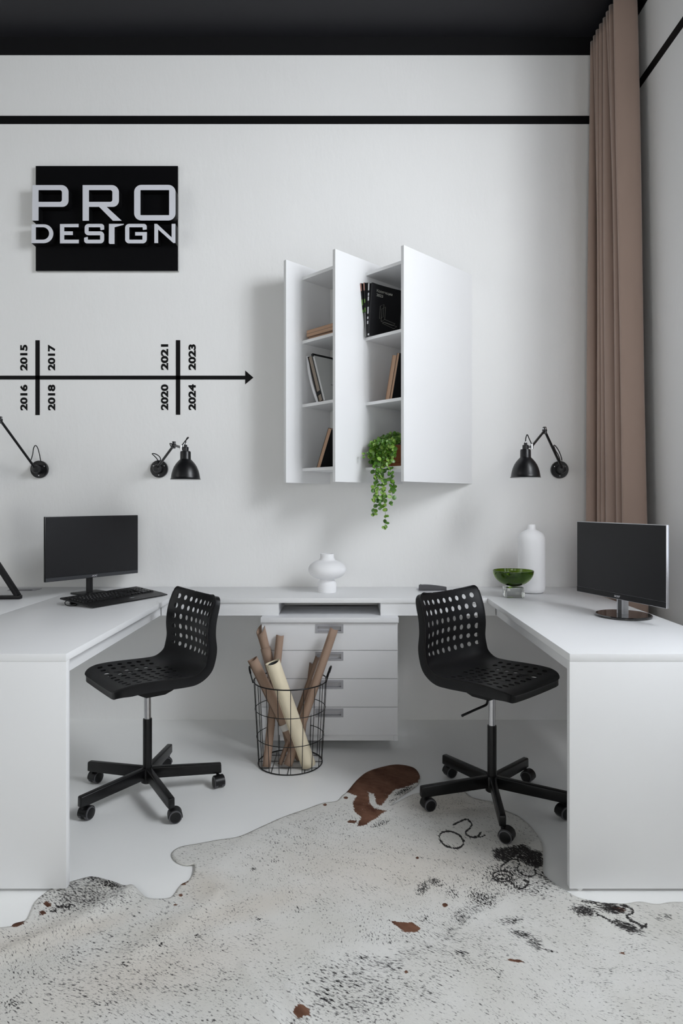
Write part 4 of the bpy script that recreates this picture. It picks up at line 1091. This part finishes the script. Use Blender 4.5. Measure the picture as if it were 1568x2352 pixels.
def add_base(r, ang0, swivel, yaw):
    """five-star base; angles in the room, converted to the chair's own frame"""
    MB().lathe([(0.021, 0.050), (0.026, 0.054), (0.027, 0.108), (0.023, 0.114), (0.0187, 0.115)], 32).build('hub', M['black_metal'], r, world=False)
    for k_ in range(5):
        a = math.radians(ang0 + 72 * k_) - yaw
        mt = Matrix.Rotation(a, 4, 'Z')
        L = 0.305; w0, w1 = 0.0125, 0.0115
        prof = [(0.018, 0.068), (0.018, 0.1155), (L - 0.004, 0.0985), (L, 0.0955), (L + 0.001, 0.0575), (L - 0.03, 0.0565)]
        bm = bmesh.new()
        vs = [bm.verts.new(mt @ Vector((x, s * w0, z))) for s in (-1, 1) for x, z in prof]
        n = len(prof)
        bm.faces.new(vs[:n]); bm.faces.new(vs[n:][::-1])
        for i in range(n): bm.faces.new((vs[i], vs[i + n], vs[(i + 1) % n + n], vs[(i + 1) % n]))
        bmesh.ops.recalc_face_normals(bm, faces=bm.faces)
        bmesh.ops.bevel(bm, geom=list(bm.edges), offset=0.0045, segments=3, affect='EDGES', profile=0.5)
        MB().bm(bm).build('leg', M['black_metal'], r, world=False)
        tip = mt @ Vector((L - 0.016, 0, 0))
        sw = swivel[k_] - yaw
        ct = Matrix.Translation(tip) @ Matrix.Rotation(sw, 4, 'Z')     # caster trails along its local +x
        c = MB()
        c.rod(ct @ Vector((0, 0, 0.045)), ct @ Vector((0, 0, 0.070)), 0.0052, 14)
        # hood: arched cover over both wheels with a web between them
        n = 18; vs = []; fs = []
        for i in range(n + 1):
            a2 = math.radians(-12 + 200 * i / n)
            for rr, y in ((0.0256, -0.0205), (0.0276, -0.0195), (0.0276, 0.0195), (0.0256, 0.0205)):
                vs.append((0.017 + rr * math.cos(a2), y, 0.0252 + rr * math.sin(a2)))
        for i in range(n):
            for q in range(4):
                q2 = (q + 1) % 4; fs.append((i * 4 + q, i * 4 + q2, (i + 1) * 4 + q2, (i + 1) * 4 + q))
        fs += [list(range(4))[::-1], [n * 4 + q for q in range(4)]]
        c.add(vs, fs, 0, True, ct)
        c.rod(ct @ Vector((0.017, -0.007, 0.0252)), ct @ Vector((0.017, 0.007, 0.0252)), 0.0235, 28)
        c.box(0.0, 0.012, -0.006, 0.006, 0.040, 0.054, mtx=ct)
        cs = c.build('caster', M['plastic'], r, world=False)
        for s in (-1, 1):
            wm = ct @ Matrix.Translation((0.017, s * 0.0152, 0.0252)) @ Matrix.Rotation(PI / 2, 4, 'X')
            wb = MB().lathe([(0.0205, -0.0078), (0.0238, -0.0072), (0.0250, -0.005), (0.0250, 0.005), (0.0238, 0.0072), (0.0205, 0.0078)], 36, 0, wm, cap0=False, cap1=False)
            wb.lathe([(0.0, -0.0086), (0.0185, -0.0086), (0.0205, -0.0078)], 36, 1, wm, cap0=False, cap1=False)
            wb.lathe([(0.0205, 0.0078), (0.0185, 0.0086), (0.0, 0.0086)], 36, 1, wm, cap0=False, cap1=False)
            w = wb.build('wheel', [M['wheel_grey'], M['plastic']], r, world=False)
            w.parent = cs
    return r

yawL, yawR = math.radians(219 - 90), math.radians(-46.5 - 90)
chair = make_chair('black perforated swivel chair at the left desk, facing the keyboard')
chair_r = copy_tree(chair)
chair_r['label'] = 'black perforated swivel chair at the right desk, standing partly on the cowhide'
chair.location = (-0.836, 2.711, 0.0); chair.rotation_euler = (0, 0, yawL)
chair_r.location = (0.592, 2.620, 0.003); chair_r.rotation_euler = (0, 0, yawR)
R_ = math.radians
for ch in chair_r.children:
    if ch.name.split('.')[0] in ('seat_shell', 'screw_dimple', 'mechanism', 'lever'): ch.location.z += 0.013
add_base(chair, 16, [R_(300), R_(215), R_(60), R_(70), R_(20)], yawL)
add_base(chair_r, 48.4, [R_(320), R_(20), R_(20), R_(-30), R_(200)], yawR)

#==RUG==
# outline of the hide on the floor (measured on the floor plane), completed outside the view
OUT = [(0, 2135), (20, 2132), (36, 2124), (55, 2119), (64, 2110), (72, 2092), (82, 2072), (102, 2055), (125, 2039), (150, 2032), (175, 2024), (210, 2016), (240, 2022), (270, 2032), (289, 2042),
       (305, 2042), (320, 2052), (342, 2067), (385, 2067), (400, 2057), (415, 2036), (433, 2026), (446, 2004), (446, 1991), (425, 1990), (405, 1982), (394, 1967), (400, 1955), (420, 1946), (450, 1941), (500, 1932),
       (550, 1924), (600, 1902), (650, 1880), (700, 1862), (740, 1847), (772, 1842), (784, 1831), (799, 1819), (819, 1795), (844, 1775), (884, 1762), (916, 1758), (949, 1765), (963, 1782), (962, 1800), (945, 1815),
       (920, 1832), (897, 1852), (912, 1846), (935, 1833), (960, 1824), (1010, 1821), (1050, 1818), (1066, 1820), (1081, 1832), (1108, 1840), (1129, 1844), (1158, 1863), (1188, 1876), (1215, 1897), (1236, 1924), (1246, 1945),
       (1247, 1980), (1249, 2012), (1284, 2040), (1329, 2065), (1384, 2076), (1434, 2078), (1469, 2074), (1509, 2080), (1568, 2076)]
poly = [on_floor(*p) for p in OUT]
poly += [(1.28, 1.93), (1.44, 1.80), (1.30, 1.62), (1.22, 1.35), (1.15, 1.0), (0.95, 0.72), (0.6, 0.55), (0.2, 0.52), (-0.3, 0.62), (-0.75, 0.85), (-1.15, 1.05), (-1.45, 1.35), (-1.50, 1.62), (-1.30, 1.78)]
sm = spline([(p[0], p[1], 0) for p in poly], 5, closed=True)
PO = np.array([(p.x, p.y) for p in sm])
def inside(P, poly):
    x, y = P[:, 0], P[:, 1]; r_ = np.zeros(len(P), bool)
    a = poly; b = np.roll(poly, -1, 0)
    for (x0, y0), (x1, y1) in zip(a, b):
        if y0 == y1: continue
        c = ((y0 > y) != (y1 > y)) & (x < (x1 - x0) * (y - y0) / (y1 - y0) + x0)
        r_ ^= c
    return r_
RES = 0.005
xs = np.arange(PO[:, 0].min() - RES, PO[:, 0].max() + 2 * RES, RES); ys = np.arange(PO[:, 1].min() - RES, PO[:, 1].max() + 2 * RES, RES)
gx, gy = np.meshgrid(xs, ys); nx_, ny_ = len(xs), len(ys)
G = np.c_[gx.ravel(), gy.ravel()]
ins = inside(G, PO).reshape(ny_, nx_)
cell = ins[:-1, :-1] & ins[1:, :-1] & ins[:-1, 1:] & ins[1:, 1:]
idx = np.arange(nx_ * ny_).reshape(ny_, nx_)
quads = np.stack([idx[:-1, :-1][cell], idx[:-1, 1:][cell], idx[1:, 1:][cell], idx[1:, :-1][cell]], 1)
used, inv = np.unique(quads, return_inverse=True); quads = inv.reshape(quads.shape)
P2 = G[used].copy()
# pull the stepped border onto the true outline
cnt = np.bincount(quads.ravel(), minlength=len(P2)); bord = np.where(cnt < 4)[0]
A_ = PO; B_ = np.roll(PO, -1, 0); D_ = B_ - A_; DD = (D_ ** 2).sum(1)
def nearest(Q):
    t = np.clip(((Q[:, None, :] - A_[None]) * D_[None]).sum(2) / DD[None], 0, 1)
    pr_ = A_[None] + t[..., None] * D_[None]; d = ((Q[:, None, :] - pr_) ** 2).sum(2); k_ = d.argmin(1)
    return pr_[np.arange(len(Q)), k_], np.sqrt(d.min(1))
newb, _ = nearest(P2[bord]); P2[bord] = newb
# work in picture-measured coordinates for the markings, then store them on the mesh
ppx = CX + F * P2[:, 0] / P2[:, 1]; ppy = CY + F * H / P2[:, 1]
def seg_dist(x, y, a, b):
    a = np.array(a, float); b = np.array(b, float); d = b - a
    t = np.clip(((x - a[0]) * d[0] + (y - a[1]) * d[1]) / max(1e-9, (d ** 2).sum()), 0, 1)
    return np.hypot(x - a[0] - t * d[0], y - a[1] - t * d[1])
def smooth(e0, e1, v): t = np.clip((v - e0) / (e1 - e0), 0, 1); return t * t * (3 - 2 * t)
def poly_mask(pts, feather):
    pts = np.array(pts, float); Q = np.c_[ppx, ppy]
    m_ = inside(Q, pts); d = np.full(len(Q), 1e9)
    for a, b in zip(pts, np.roll(pts, -1, 0)): d = np.minimum(d, seg_dist(ppx, ppy, a, b))
    sd_ = np.where(m_, d, -d)
    return smooth(-feather, feather, sd_)
def ell(cx, cy, rx, ry, ang=0, soft=0.6):
    a = math.radians(ang); dx, dy = ppx - cx, ppy - cy
    u = dx * math.cos(a) + dy * math.sin(a); v = -dx * math.sin(a) + dy * math.cos(a)
    q = np.sqrt((u / rx) ** 2 + (v / ry) ** 2)
    return 1 - smooth(1 - soft, 1 + soft, q)
Rr = lambda L: [(784 + x / 2, 1740 + y / 2) for x, y in L]       # measured on the right enlargement
Lr = lambda L: [(x / 2, 1740 + y / 2) for x, y in L]
brown = np.zeros(len(P2)); dark = np.zeros(len(P2)); dens = np.full(len(P2), 0.32); warm = np.zeros(len(P2)); grey = np.zeros(len(P2))
brown = np.maximum(brown, poly_mask(Rr([(20, 165), (70, 105), (120, 65), (200, 38), (265, 30), (335, 44), (366, 85), (350, 118), (300, 140), (245, 152), (205, 200), (180, 228), (160, 215), (150, 172), (120, 165), (130, 210), (150, 238), (190, 248), (205, 252), (150, 288), (100, 318), (70, 322), (90, 280), (60, 255), (50, 210), (72, 182)]), 5))
brown = np.maximum(brown, poly_mask(Rr([(225, 760), (270, 765), (330, 765), (365, 795), (340, 812), (290, 812), (260, 790)]), 4))
for e_ in ((475, 684, 13, 10, 0), (348, 467, 6, 5, 0), (297, 995, 10, 8, 30), (1290, 910, 15, 5, 10), (790, 940, 40, 6, 8), (45, 300, 22, 7, 0), (20, 190, 10, 6, 0), (1270, 702, 40, 12, 15)):
    brown = np.maximum(brown, ell(784 + e_[0] / 2, 1740 + e_[1] / 2, e_[2] / 2, e_[3] / 2, e_[4]))
for e_ in ((845, 582, 20, 12, -20), (70, 772, 48, 14, -12), (220, 680, 22, 12, 20), (195, 720, 16, 10, 10), (1385, 1180, 38, 28, 0), (1492, 222, 9, 6, 0), (805, 685, 8, 4, 0), (830, 640, 9, 6, 0)):
    brown = np.maximum(brown, ell(e_[0] / 2, 1740 + e_[1] / 2, e_[2] / 2, e_[3] / 2, e_[4]))
dark = np.maximum(dark, 0.9 * poly_mask(Rr([(690, 425), (760, 415), (840, 402), (880, 430), (922, 438), (930, 500), (905, 522), (850, 505), (800, 468), (760, 492), (700, 474)]), 7))
for (x, y, rx, ry, a, k_) in ((375, 605, 42, 26, -50, .62), (430, 578, 42, 22, 20, .62), (510, 628, 45, 30, 20, .45), (640, 655, 75, 34, 28, .58), (545, 745, 45, 34, 40, .48), (385, 745, 22, 16, 0, .55), (775, 757, 60, 20, -5, .55),
                             (830, 820, 60, 16, 15, .72), (890, 860, 45, 28, 40, .62), (955, 896, 40, 8, 12, .55), (553, 908, 38, 12, 8, .7), (1115, 712, 62, 26, 10, .85), (1150, 672, 50, 9, 8, .8), (1240, 700, 70, 24, 12, .9), (1310, 785, 80, 22, 22, .85),
                             (1490, 735, 30, 12, 10, .6), (1460, 750, 30, 8, 20, .5), (730, 540, 80, 50, 10, .5), (830, 600, 120, 40, 10, .42), (940, 560, 50, 18, 30, .5), (700, 985, 60, 10, 10, .45), (725, 1020, 20, 10, 10, .5), (97, 926, 20, 9, 0, .8), (40, 1060, 50, 26, -35, .34),
                             (470, 950, 30, 14, 0, .35), (180, 310, 50, 16, -20, .5), (285, 160, 50, 12, -25, .7), (240, 200, 30, 8, -30, .5)):
    dark = np.maximum(dark, k_ * ell(784 + x / 2, 1740 + y / 2, rx / 2, ry / 2, a, 0.75))
for (x, y, rx, ry, a, k_) in ((510, 590, 75, 22, 18, .72), (430, 560, 40, 14, 0, .7), (275, 690, 30, 10, 0, .8), (310, 690, 22, 12, 0, .75), (250, 712, 18, 12, 0, .8), (1165, 517, 16, 12, 0, .5), (1265, 480, 20, 12, 0, .42), (570, 960, 30, 14, 0, .45),
                             (305, 930, 30, 14, 0, .4), (60, 1140, 50, 30, 0, .5), (440, 1140, 30, 14, 0, .45), (590, 865, 40, 12, 10, .45), (640, 880, 40, 12, 10, .42), (740, 1000, 40, 14, 10, .42), (1370, 705, 24, 20, 40, .42), (1190, 752, 24, 14, 20, .42), (910, 830, 20, 10, 10, .6), (1330, 630, 14, 10, 0, .4), (1510, 1110, 50, 40, -40, .42), (1560, 1040, 40, 30, -40, .4), (880, 920, 22, 8, 0, .4), (745, 875, 24, 10, 0, .5), (225, 1100, 30, 12, 0, .42), (830, 1060, 24, 12, 0, .4)):
    dark = np.maximum(dark, k_ * ell(x / 2, 1740 + y / 2, rx / 2, ry / 2, a, 0.75))
def stroke(pts, w, soft=1.6, k_=1.0):
    global dark
    P_ = spline([(p[0], p[1], 0) for p in pts], 5)
    d = np.full(len(P2), 1e9)
    for a, b in zip(P_[:-1], P_[1:]): d = np.minimum(d, seg_dist(ppx, ppy, (a.x, a.y), (b.x, b.y)))
    dark = np.maximum(dark, k_ * (1 - smooth(w - soft, w + soft, d)))
ov = [(505 + 58 * math.cos(t) * 0.95 - 10 * math.sin(t), 384 + 18 * math.cos(t) + 34 * math.sin(t)) for t in np.linspace(0, 2 * PI, 13)]
stroke(Rr(ov), 2.2)
stroke(Rr([(515, 315), (545, 300), (575, 290), (597, 310), (590, 330), (570, 350), (585, 368), (620, 372), (640, 350)]), 2.2); stroke(Rr([(610, 368), (640, 370), (657, 362)]), 1.8)
stroke(Rr([(735, 505), (770, 480), (800, 475), (818, 490), (808, 520), (830, 545), (870, 555), (893, 540), (885, 520)]), 2.0)
stroke(Rr([(740 + 45 * math.cos(t), 553 + 26 * math.sin(t)) for t in np.linspace(0, 2 * PI, 11)]), 2.0); stroke(Rr([(740 + 28 * math.cos(t), 556 + 12 * math.sin(t)) for t in np.linspace(0, 2 * PI, 9)]), 1.8)
stroke(Rr([(775, 580), (800, 600), (820, 612), (850, 598), (857, 580), (840, 572)]), 2.2)
stroke(Rr([(1170, 725), (1210, 745), (1255, 768), (1300, 790), (1350, 800)]), 2.0); stroke(Rr([(1215, 680), (1280, 682), (1330, 700), (1338, 720), (1310, 733), (1330, 755), (1370, 775), (1400, 785)]), 2.6)
stroke(Rr([(1372, 792), (1388, 782), (1400, 774)]), 3.2)
# speckle density and warm tint
for (cx_, cy_, rx, ry, k_) in ((180, 2055, 95, 42, 0.34), (1010, 2175, 150, 55, 0.12), (820, 2275, 120, 70, 0.22), (250, 2250, 260, 110, 0.10), (1200, 2020, 90, 40, 0.3), (640, 1900, 160, 60, 0.05)):
    dens = np.maximum(dens, 0.32 + k_ * ell(cx_, cy_, rx, ry, 0, 0.9))
spine = [(640, 2352 + 30), (750, 2300), (784, 2268), (909, 2214), (1024, 2155), (1084, 2090), (1164, 2040), (1244, 2020)]
dsp = np.full(len(P2), 1e9)
for a, b in zip(spine[:-1], spine[1:]): dsp = np.minimum(dsp, seg_dist(ppx, ppy, a, b))
dens = np.maximum(dens, 0.32 + 0.20 * (1 - smooth(4, 36, dsp)))
for (cx_, cy_, rx, ry, a) in ((60, 2165, 140, 35, -15), (190, 2140, 110, 18, -18), (560, 2090, 220, 30, -16), (480, 2050, 60, 40, 0), (1020, 1850, 90, 30, 0), (900, 2000, 250, 60, 0), (330, 2240, 260, 60, -15)):
    warm = np.maximum(warm, ell(cx_, cy_, rx, ry, a, 0.95))
flowm = np.maximum(ell(930, 1985, 330, 190, -15, 0.5), ell(760, 1950, 250, 90, -15, 0.5))
# relief: creases, edge, thickness
zz = np.full(len(P2), 0.0042)
for (pts, w, hgt) in (([(-40, 2220), (60, 2175), (180, 2120), (300, 2048)], 16, 0.010), ([(300, 2200), (360, 2160), (420, 2120), (500, 2062)], 20, 0.006), ([(640, 2352), (600, 2290), (560, 2230)], 14, 0.006), ([(1480, 2352), (1440, 2300), (1400, 2270)], 12, 0.005),
                      ([(446, 1996), (470, 2020), (500, 2050)], 9, 0.006), ([(700, 2340), (660, 2280)], 10, 0.005)):
    d = np.full(len(P2), 1e9)
    for a, b in zip(pts[:-1], pts[1:]): d = np.minimum(d, seg_dist(ppx, ppy, a, b))
    zz += hgt * np.exp(-(d / w) ** 2)
zz += 0.0010 * (np.sin(P2[:, 0] * 11 + 2 * np.sin(P2[:, 1] * 7)) + 1)
me = bpy.data.meshes.new('cowhide_rug')
co = np.c_[P2, zz].astype(np.float32)
nv, nf = len(co), len(quads)
me.vertices.add(nv); me.vertices.foreach_set('co', co.ravel())
me.loops.add(nf * 4); me.loops.foreach_set('vertex_index', quads.astype(np.int32).ravel())
me.polygons.add(nf); me.polygons.foreach_set('loop_start', np.arange(0, nf * 4, 4, dtype=np.int32))
me.update(calc_edges=True); me.validate()
me.polygons.foreach_set('use_smooth', np.ones(nf, bool))
for nm, ar in (('hide_dark', dark), ('hide_brown', brown), ('hide_speckle', dens), ('hide_warm', warm), ('hide_flow', flowm)):
    at_ = me.attributes.new(nm, 'FLOAT', 'POINT'); at_.data.foreach_set('value', ar.astype(np.float32))
rug = bpy.data.objects.new('cowhide_rug', me); C.objects.link(rug)
md = rug.modifiers.new('thickness', 'SOLIDIFY'); md.thickness = 0.0036; md.offset = -1
tag(rug, 'speckled white cowhide rug with brown and black patches on the white floor', 'rug')
# hide material
m, nt, b = new_mat('speckled_cowhide')
N_ = nt.nodes; Lk = nt.links
b.inputs['Roughness'].default_value = 0.75; b.inputs['Specular IOR Level'].default_value = 0.12
tc = N_.new('ShaderNodeTexCoord')
wn = N_.new('ShaderNodeTexNoise'); wn.inputs['Scale'].default_value = 2.2; wn.inputs['Detail'].default_value = 1
Lk.new(tc.outputs['Object'], wn.inputs['Vector'])
vm = N_.new('ShaderNodeVectorMath'); vm.operation = 'MULTIPLY_ADD'; vm.inputs[1].default_value = (0.22, 0.22, 0.0)
Lk.new(wn.outputs['Color'], vm.inputs[0]); Lk.new(tc.outputs['Object'], vm.inputs[2])
def hair_frame(deg):
    rt = N_.new('ShaderNodeMapping'); rt.vector_type = 'POINT'; rt.inputs['Rotation'].default_value = (0, 0, math.radians(deg))
    Lk.new(vm.outputs[0], rt.inputs['Vector']); return rt
rot = hair_frame(31); rot2 = hair_frame(68)
def scaled(sx, sy, fr=None):
    mp = N_.new('ShaderNodeMapping'); mp.inputs['Scale'].default_value = (sx, sy, 1); Lk.new((fr or rot).outputs['Vector'], mp.inputs['Vector']); return mp
def nz(mp, scale, detail=2, rough=0.5):
    n = N_.new('ShaderNodeTexNoise'); n.inputs['Scale'].default_value = scale; n.inputs['Detail'].default_value = detail; n.inputs['Roughness'].default_value = rough
    Lk.new(mp.outputs['Vector'], n.inputs['Vector']); return n
def attr(nm): a = N_.new('ShaderNodeAttribute'); a.attribute_name = nm; return a
def math_(op, a, b_=None, clamp=False):
    n = N_.new('ShaderNodeMath'); n.operation = op; n.use_clamp = clamp
    for i, q in enumerate((a, b_)):
        if q is None: continue
        if isinstance(q, (int, float)): n.inputs[i].default_value = q
        else: Lk.new(q, n.inputs[i])
    return n.outputs[0]
def ramp(val, a, b_):
    mr = N_.new('ShaderNodeMapRange'); mr.clamp = True
    Lk.new(val, mr.inputs['Value']); mr.inputs['From Min'].default_value = a; mr.inputs['From Max'].default_value = b_
    return mr.outputs['Result']
def mix_(f, a, b_):
    n = N_.new('ShaderNodeMix'); n.data_type = 'RGBA'
    Lk.new(f, n.inputs['Factor'])
    for nm, q in (('A', a), ('B', b_)):
        if isinstance(q, tuple): n.inputs[nm].default_value = (*q, 1)
        else: Lk.new(q, n.inputs[nm])
    return n.outputs['Result']
flow = attr('hide_flow').outputs['Fac']
class Both:                                       # the same noise laid along the two hair directions, blended by region
    def __init__(s, sx, sy, d, r_):
        a_ = nz(scaled(sx, sy), 1.0, d, r_); b_ = nz(scaled(sx, sy, rot2), 1.0, d, r_)
        n = N_.new('ShaderNodeMix'); n.data_type = 'FLOAT'
        Lk.new(ramp(flow, 0.35, 0.65), n.inputs['Factor']); Lk.new(a_.outputs['Fac'], n.inputs['A']); Lk.new(b_.outputs['Fac'], n.inputs['B'])
        s.outputs = {'Fac': n.outputs['Result']}
fine = Both(80, 210, 2, 0.55)                     # short dark hair flecks
fine2 = Both(140, 440, 2, 0.6)                    # single hairs
big = nz(scaled(14, 26), 1.0, 3, 0.6)             # clustering of flecks
hair = Both(90, 900, 3, 0.6)
spk = attr('hide_speckle').outputs['Fac']
thr = math_('SUBTRACT', 0.742, math_('MULTIPLY', spk, 0.47))
thr = math_('SUBTRACT', thr, math_('MULTIPLY', math_('SUBTRACT', big.outputs['Fac'], 0.5), 0.30))
fleck = math_('MULTIPLY', math_('SUBTRACT', fine.outputs['Fac'], thr), 7.0, True)
fleck2 = math_('MULTIPLY', math_('SUBTRACT', fine2.outputs['Fac'], math_('ADD', thr, 0.015)), 5.0, True)
spots = Both(34, 62, 3, 0.62)
spot = math_('MULTIPLY', math_('SUBTRACT', spots.outputs['Fac'], math_('SUBTRACT', 0.725, math_('MULTIPLY', math_('SUBTRACT', spk, 0.32), 0.2))), 12.0, True)
spot = math_('MULTIPLY', spot, ramp(fine2.outputs['Fac'], 0.36, 0.56))
fl = math_('MAXIMUM', math_('MAXIMUM', fleck, math_('MULTIPLY', fleck2, 0.75)), math_('MULTIPLY', spot, 0.9))
dk = attr('hide_dark').outputs['Fac']
dn = math_('ADD', math_('ADD', dk, math_('MULTIPLY', math_('SUBTRACT', fine2.outputs['Fac'], 0.5), 1.5)), math_('MULTIPLY', math_('SUBTRACT', fine.outputs['Fac'], 0.5), 2.0))
dn = math_('MULTIPLY', math_('SUBTRACT', math_('MULTIPLY', math_('MINIMUM', dn, math_('MULTIPLY', dk, 3.0)), 1.0), 0.38), 3.2, True)
br = attr('hide_brown').outputs['Fac']
bn = math_('ADD', math_('ADD', br, math_('MULTIPLY', math_('SUBTRACT', fine.outputs['Fac'], 0.5), 1.3)), math_('MULTIPLY', math_('SUBTRACT', big.outputs['Fac'], 0.5), 1.2))
bn = ramp(math_('MINIMUM', bn, math_('MULTIPLY', br, 3.0)), 0.38, 0.62)
low = N_.new('ShaderNodeTexNoise'); low.inputs['Scale'].default_value = 4.5; low.inputs['Detail'].default_value = 3; Lk.new(tc.outputs['Object'], low.inputs['Vector'])
base = mix_(ramp(low.outputs['Fac'], 0.3, 0.7), (0.66, 0.65, 0.61), (0.75, 0.745, 0.72))
base = mix_(math_('MULTIPLY', attr('hide_warm').outputs['Fac'], 0.42), base, (0.66, 0.58, 0.49))
base = mix_(math_('MULTIPLY', ramp(hair.outputs['Fac'], 0.42, 0.72), 0.22), base, (0.34, 0.33, 0.31))
col = mix_(math_('MULTIPLY', fl, 0.92), base, (0.035, 0.032, 0.034))
brc = mix_(ramp(nz(scaled(9, 14), 1.0, 4, 0.65).outputs['Fac'], 0.35, 0.68), (0.075, 0.030, 0.017), (0.19, 0.095, 0.06))
col = mix_(bn, col, brc)
col = mix_(math_('MULTIPLY', dn, 0.97), col, (0.010, 0.008, 0.009))
Lk.new(col, b.inputs['Base Color'])
bp = N_.new('ShaderNodeBump'); bp.inputs['Strength'].default_value = 0.35; bp.inputs['Distance'].default_value = 0.002
Lk.new(hair.outputs['Fac'], bp.inputs['Height']); Lk.new(bp.outputs['Normal'], b.inputs['Normal'])
me.materials.append(m)

#==LIGHT==
def area(name, loc, rot, sx, sy, power, col=(1, 1, 1), spread=180):
    l = bpy.data.lights.new(name, 'AREA'); l.shape = 'RECTANGLE'; l.size = sx; l.size_y = sy; l.energy = power; l.color = col; l.spread = math.radians(spread)
    o = bpy.data.objects.new(name, l); C.objects.link(o); o.location = loc; o.rotation_euler = rot
    return o
COOL = (0.94, 0.968, 1.0); WARM = (1.0, 0.95, 0.82)
# daylight at the window openings: bright sky in the upper part of the near window, dimmer street below
area('daylight', (RIGHT_X + 0.50, 1.10, 2.92), (0, PI / 2, 0), 1.0, 1.0, 102, COOL)
area('daylight', (RIGHT_X + 0.50, 1.90, 2.92), (0, PI / 2, 0), 1.0, 0.8, 16, COOL)
area('daylight', (RIGHT_X + 0.50, 1.25, 1.65), (0, PI / 2, 0), 1.4, 1.4, 12, COOL)
area('daylight', (-2.4, FRONT_Y - 0.16, 2.1), (PI / 2, 0, 0), 1.7, 2.3, 11, WARM)
area('daylight', (0.0, FRONT_Y - 0.16, 1.6), (PI / 2, 0, 0), 1.7, 1.35, 32, WARM)
area('daylight', (LEFT_X - 0.16, 0.5, 2.1), (0, -PI / 2, 0), 2.3, 1.8, 23, WARM)  # fill lamp behind the added left window, lifts the right wall
w = bpy.data.worlds.new('overcast_sky'); bpy.context.scene.world = w; w.use_nodes = True
w.node_tree.nodes['Background'].inputs[0].default_value = (0.75, 0.85, 1.0, 1); w.node_tree.nodes['Background'].inputs[1].default_value = 1.0

#==CAMERA==
cam = bpy.data.cameras.new('camera'); co_ = bpy.data.objects.new('camera', cam); C.objects.link(co_)
co_.location = (0, 0, H); co_.rotation_euler = (PI / 2, 0, 0)
cam.sensor_fit = 'AUTO'; cam.sensor_width = 36.0; cam.lens = F / 2352 * 36.0
cam.shift_x = (784 - CX) / 2352.0; cam.shift_y = -(1176 - CY) / 2352.0
cam.clip_start = 0.05
sc = bpy.context.scene
sc.camera = co_
sc.view_settings.view_transform = 'Standard'; sc.view_settings.look = 'None'; sc.view_settings.gamma = 1.0; sc.view_settings.use_curve_mapping = False
sc.view_settings.exposure = 0.0
try:
    sc.cycles.use_denoising = True; sc.cycles.use_adaptive_sampling = True; sc.cycles.adaptive_threshold = 0.015
    sc.cycles.max_bounces = 12; sc.cycles.diffuse_bounces = 6; sc.cycles.transmission_bounces = 10; sc.cycles.caustics_reflective = False; sc.cycles.caustics_refractive = False
except Exception: pass
bpy.context.view_layer.update()
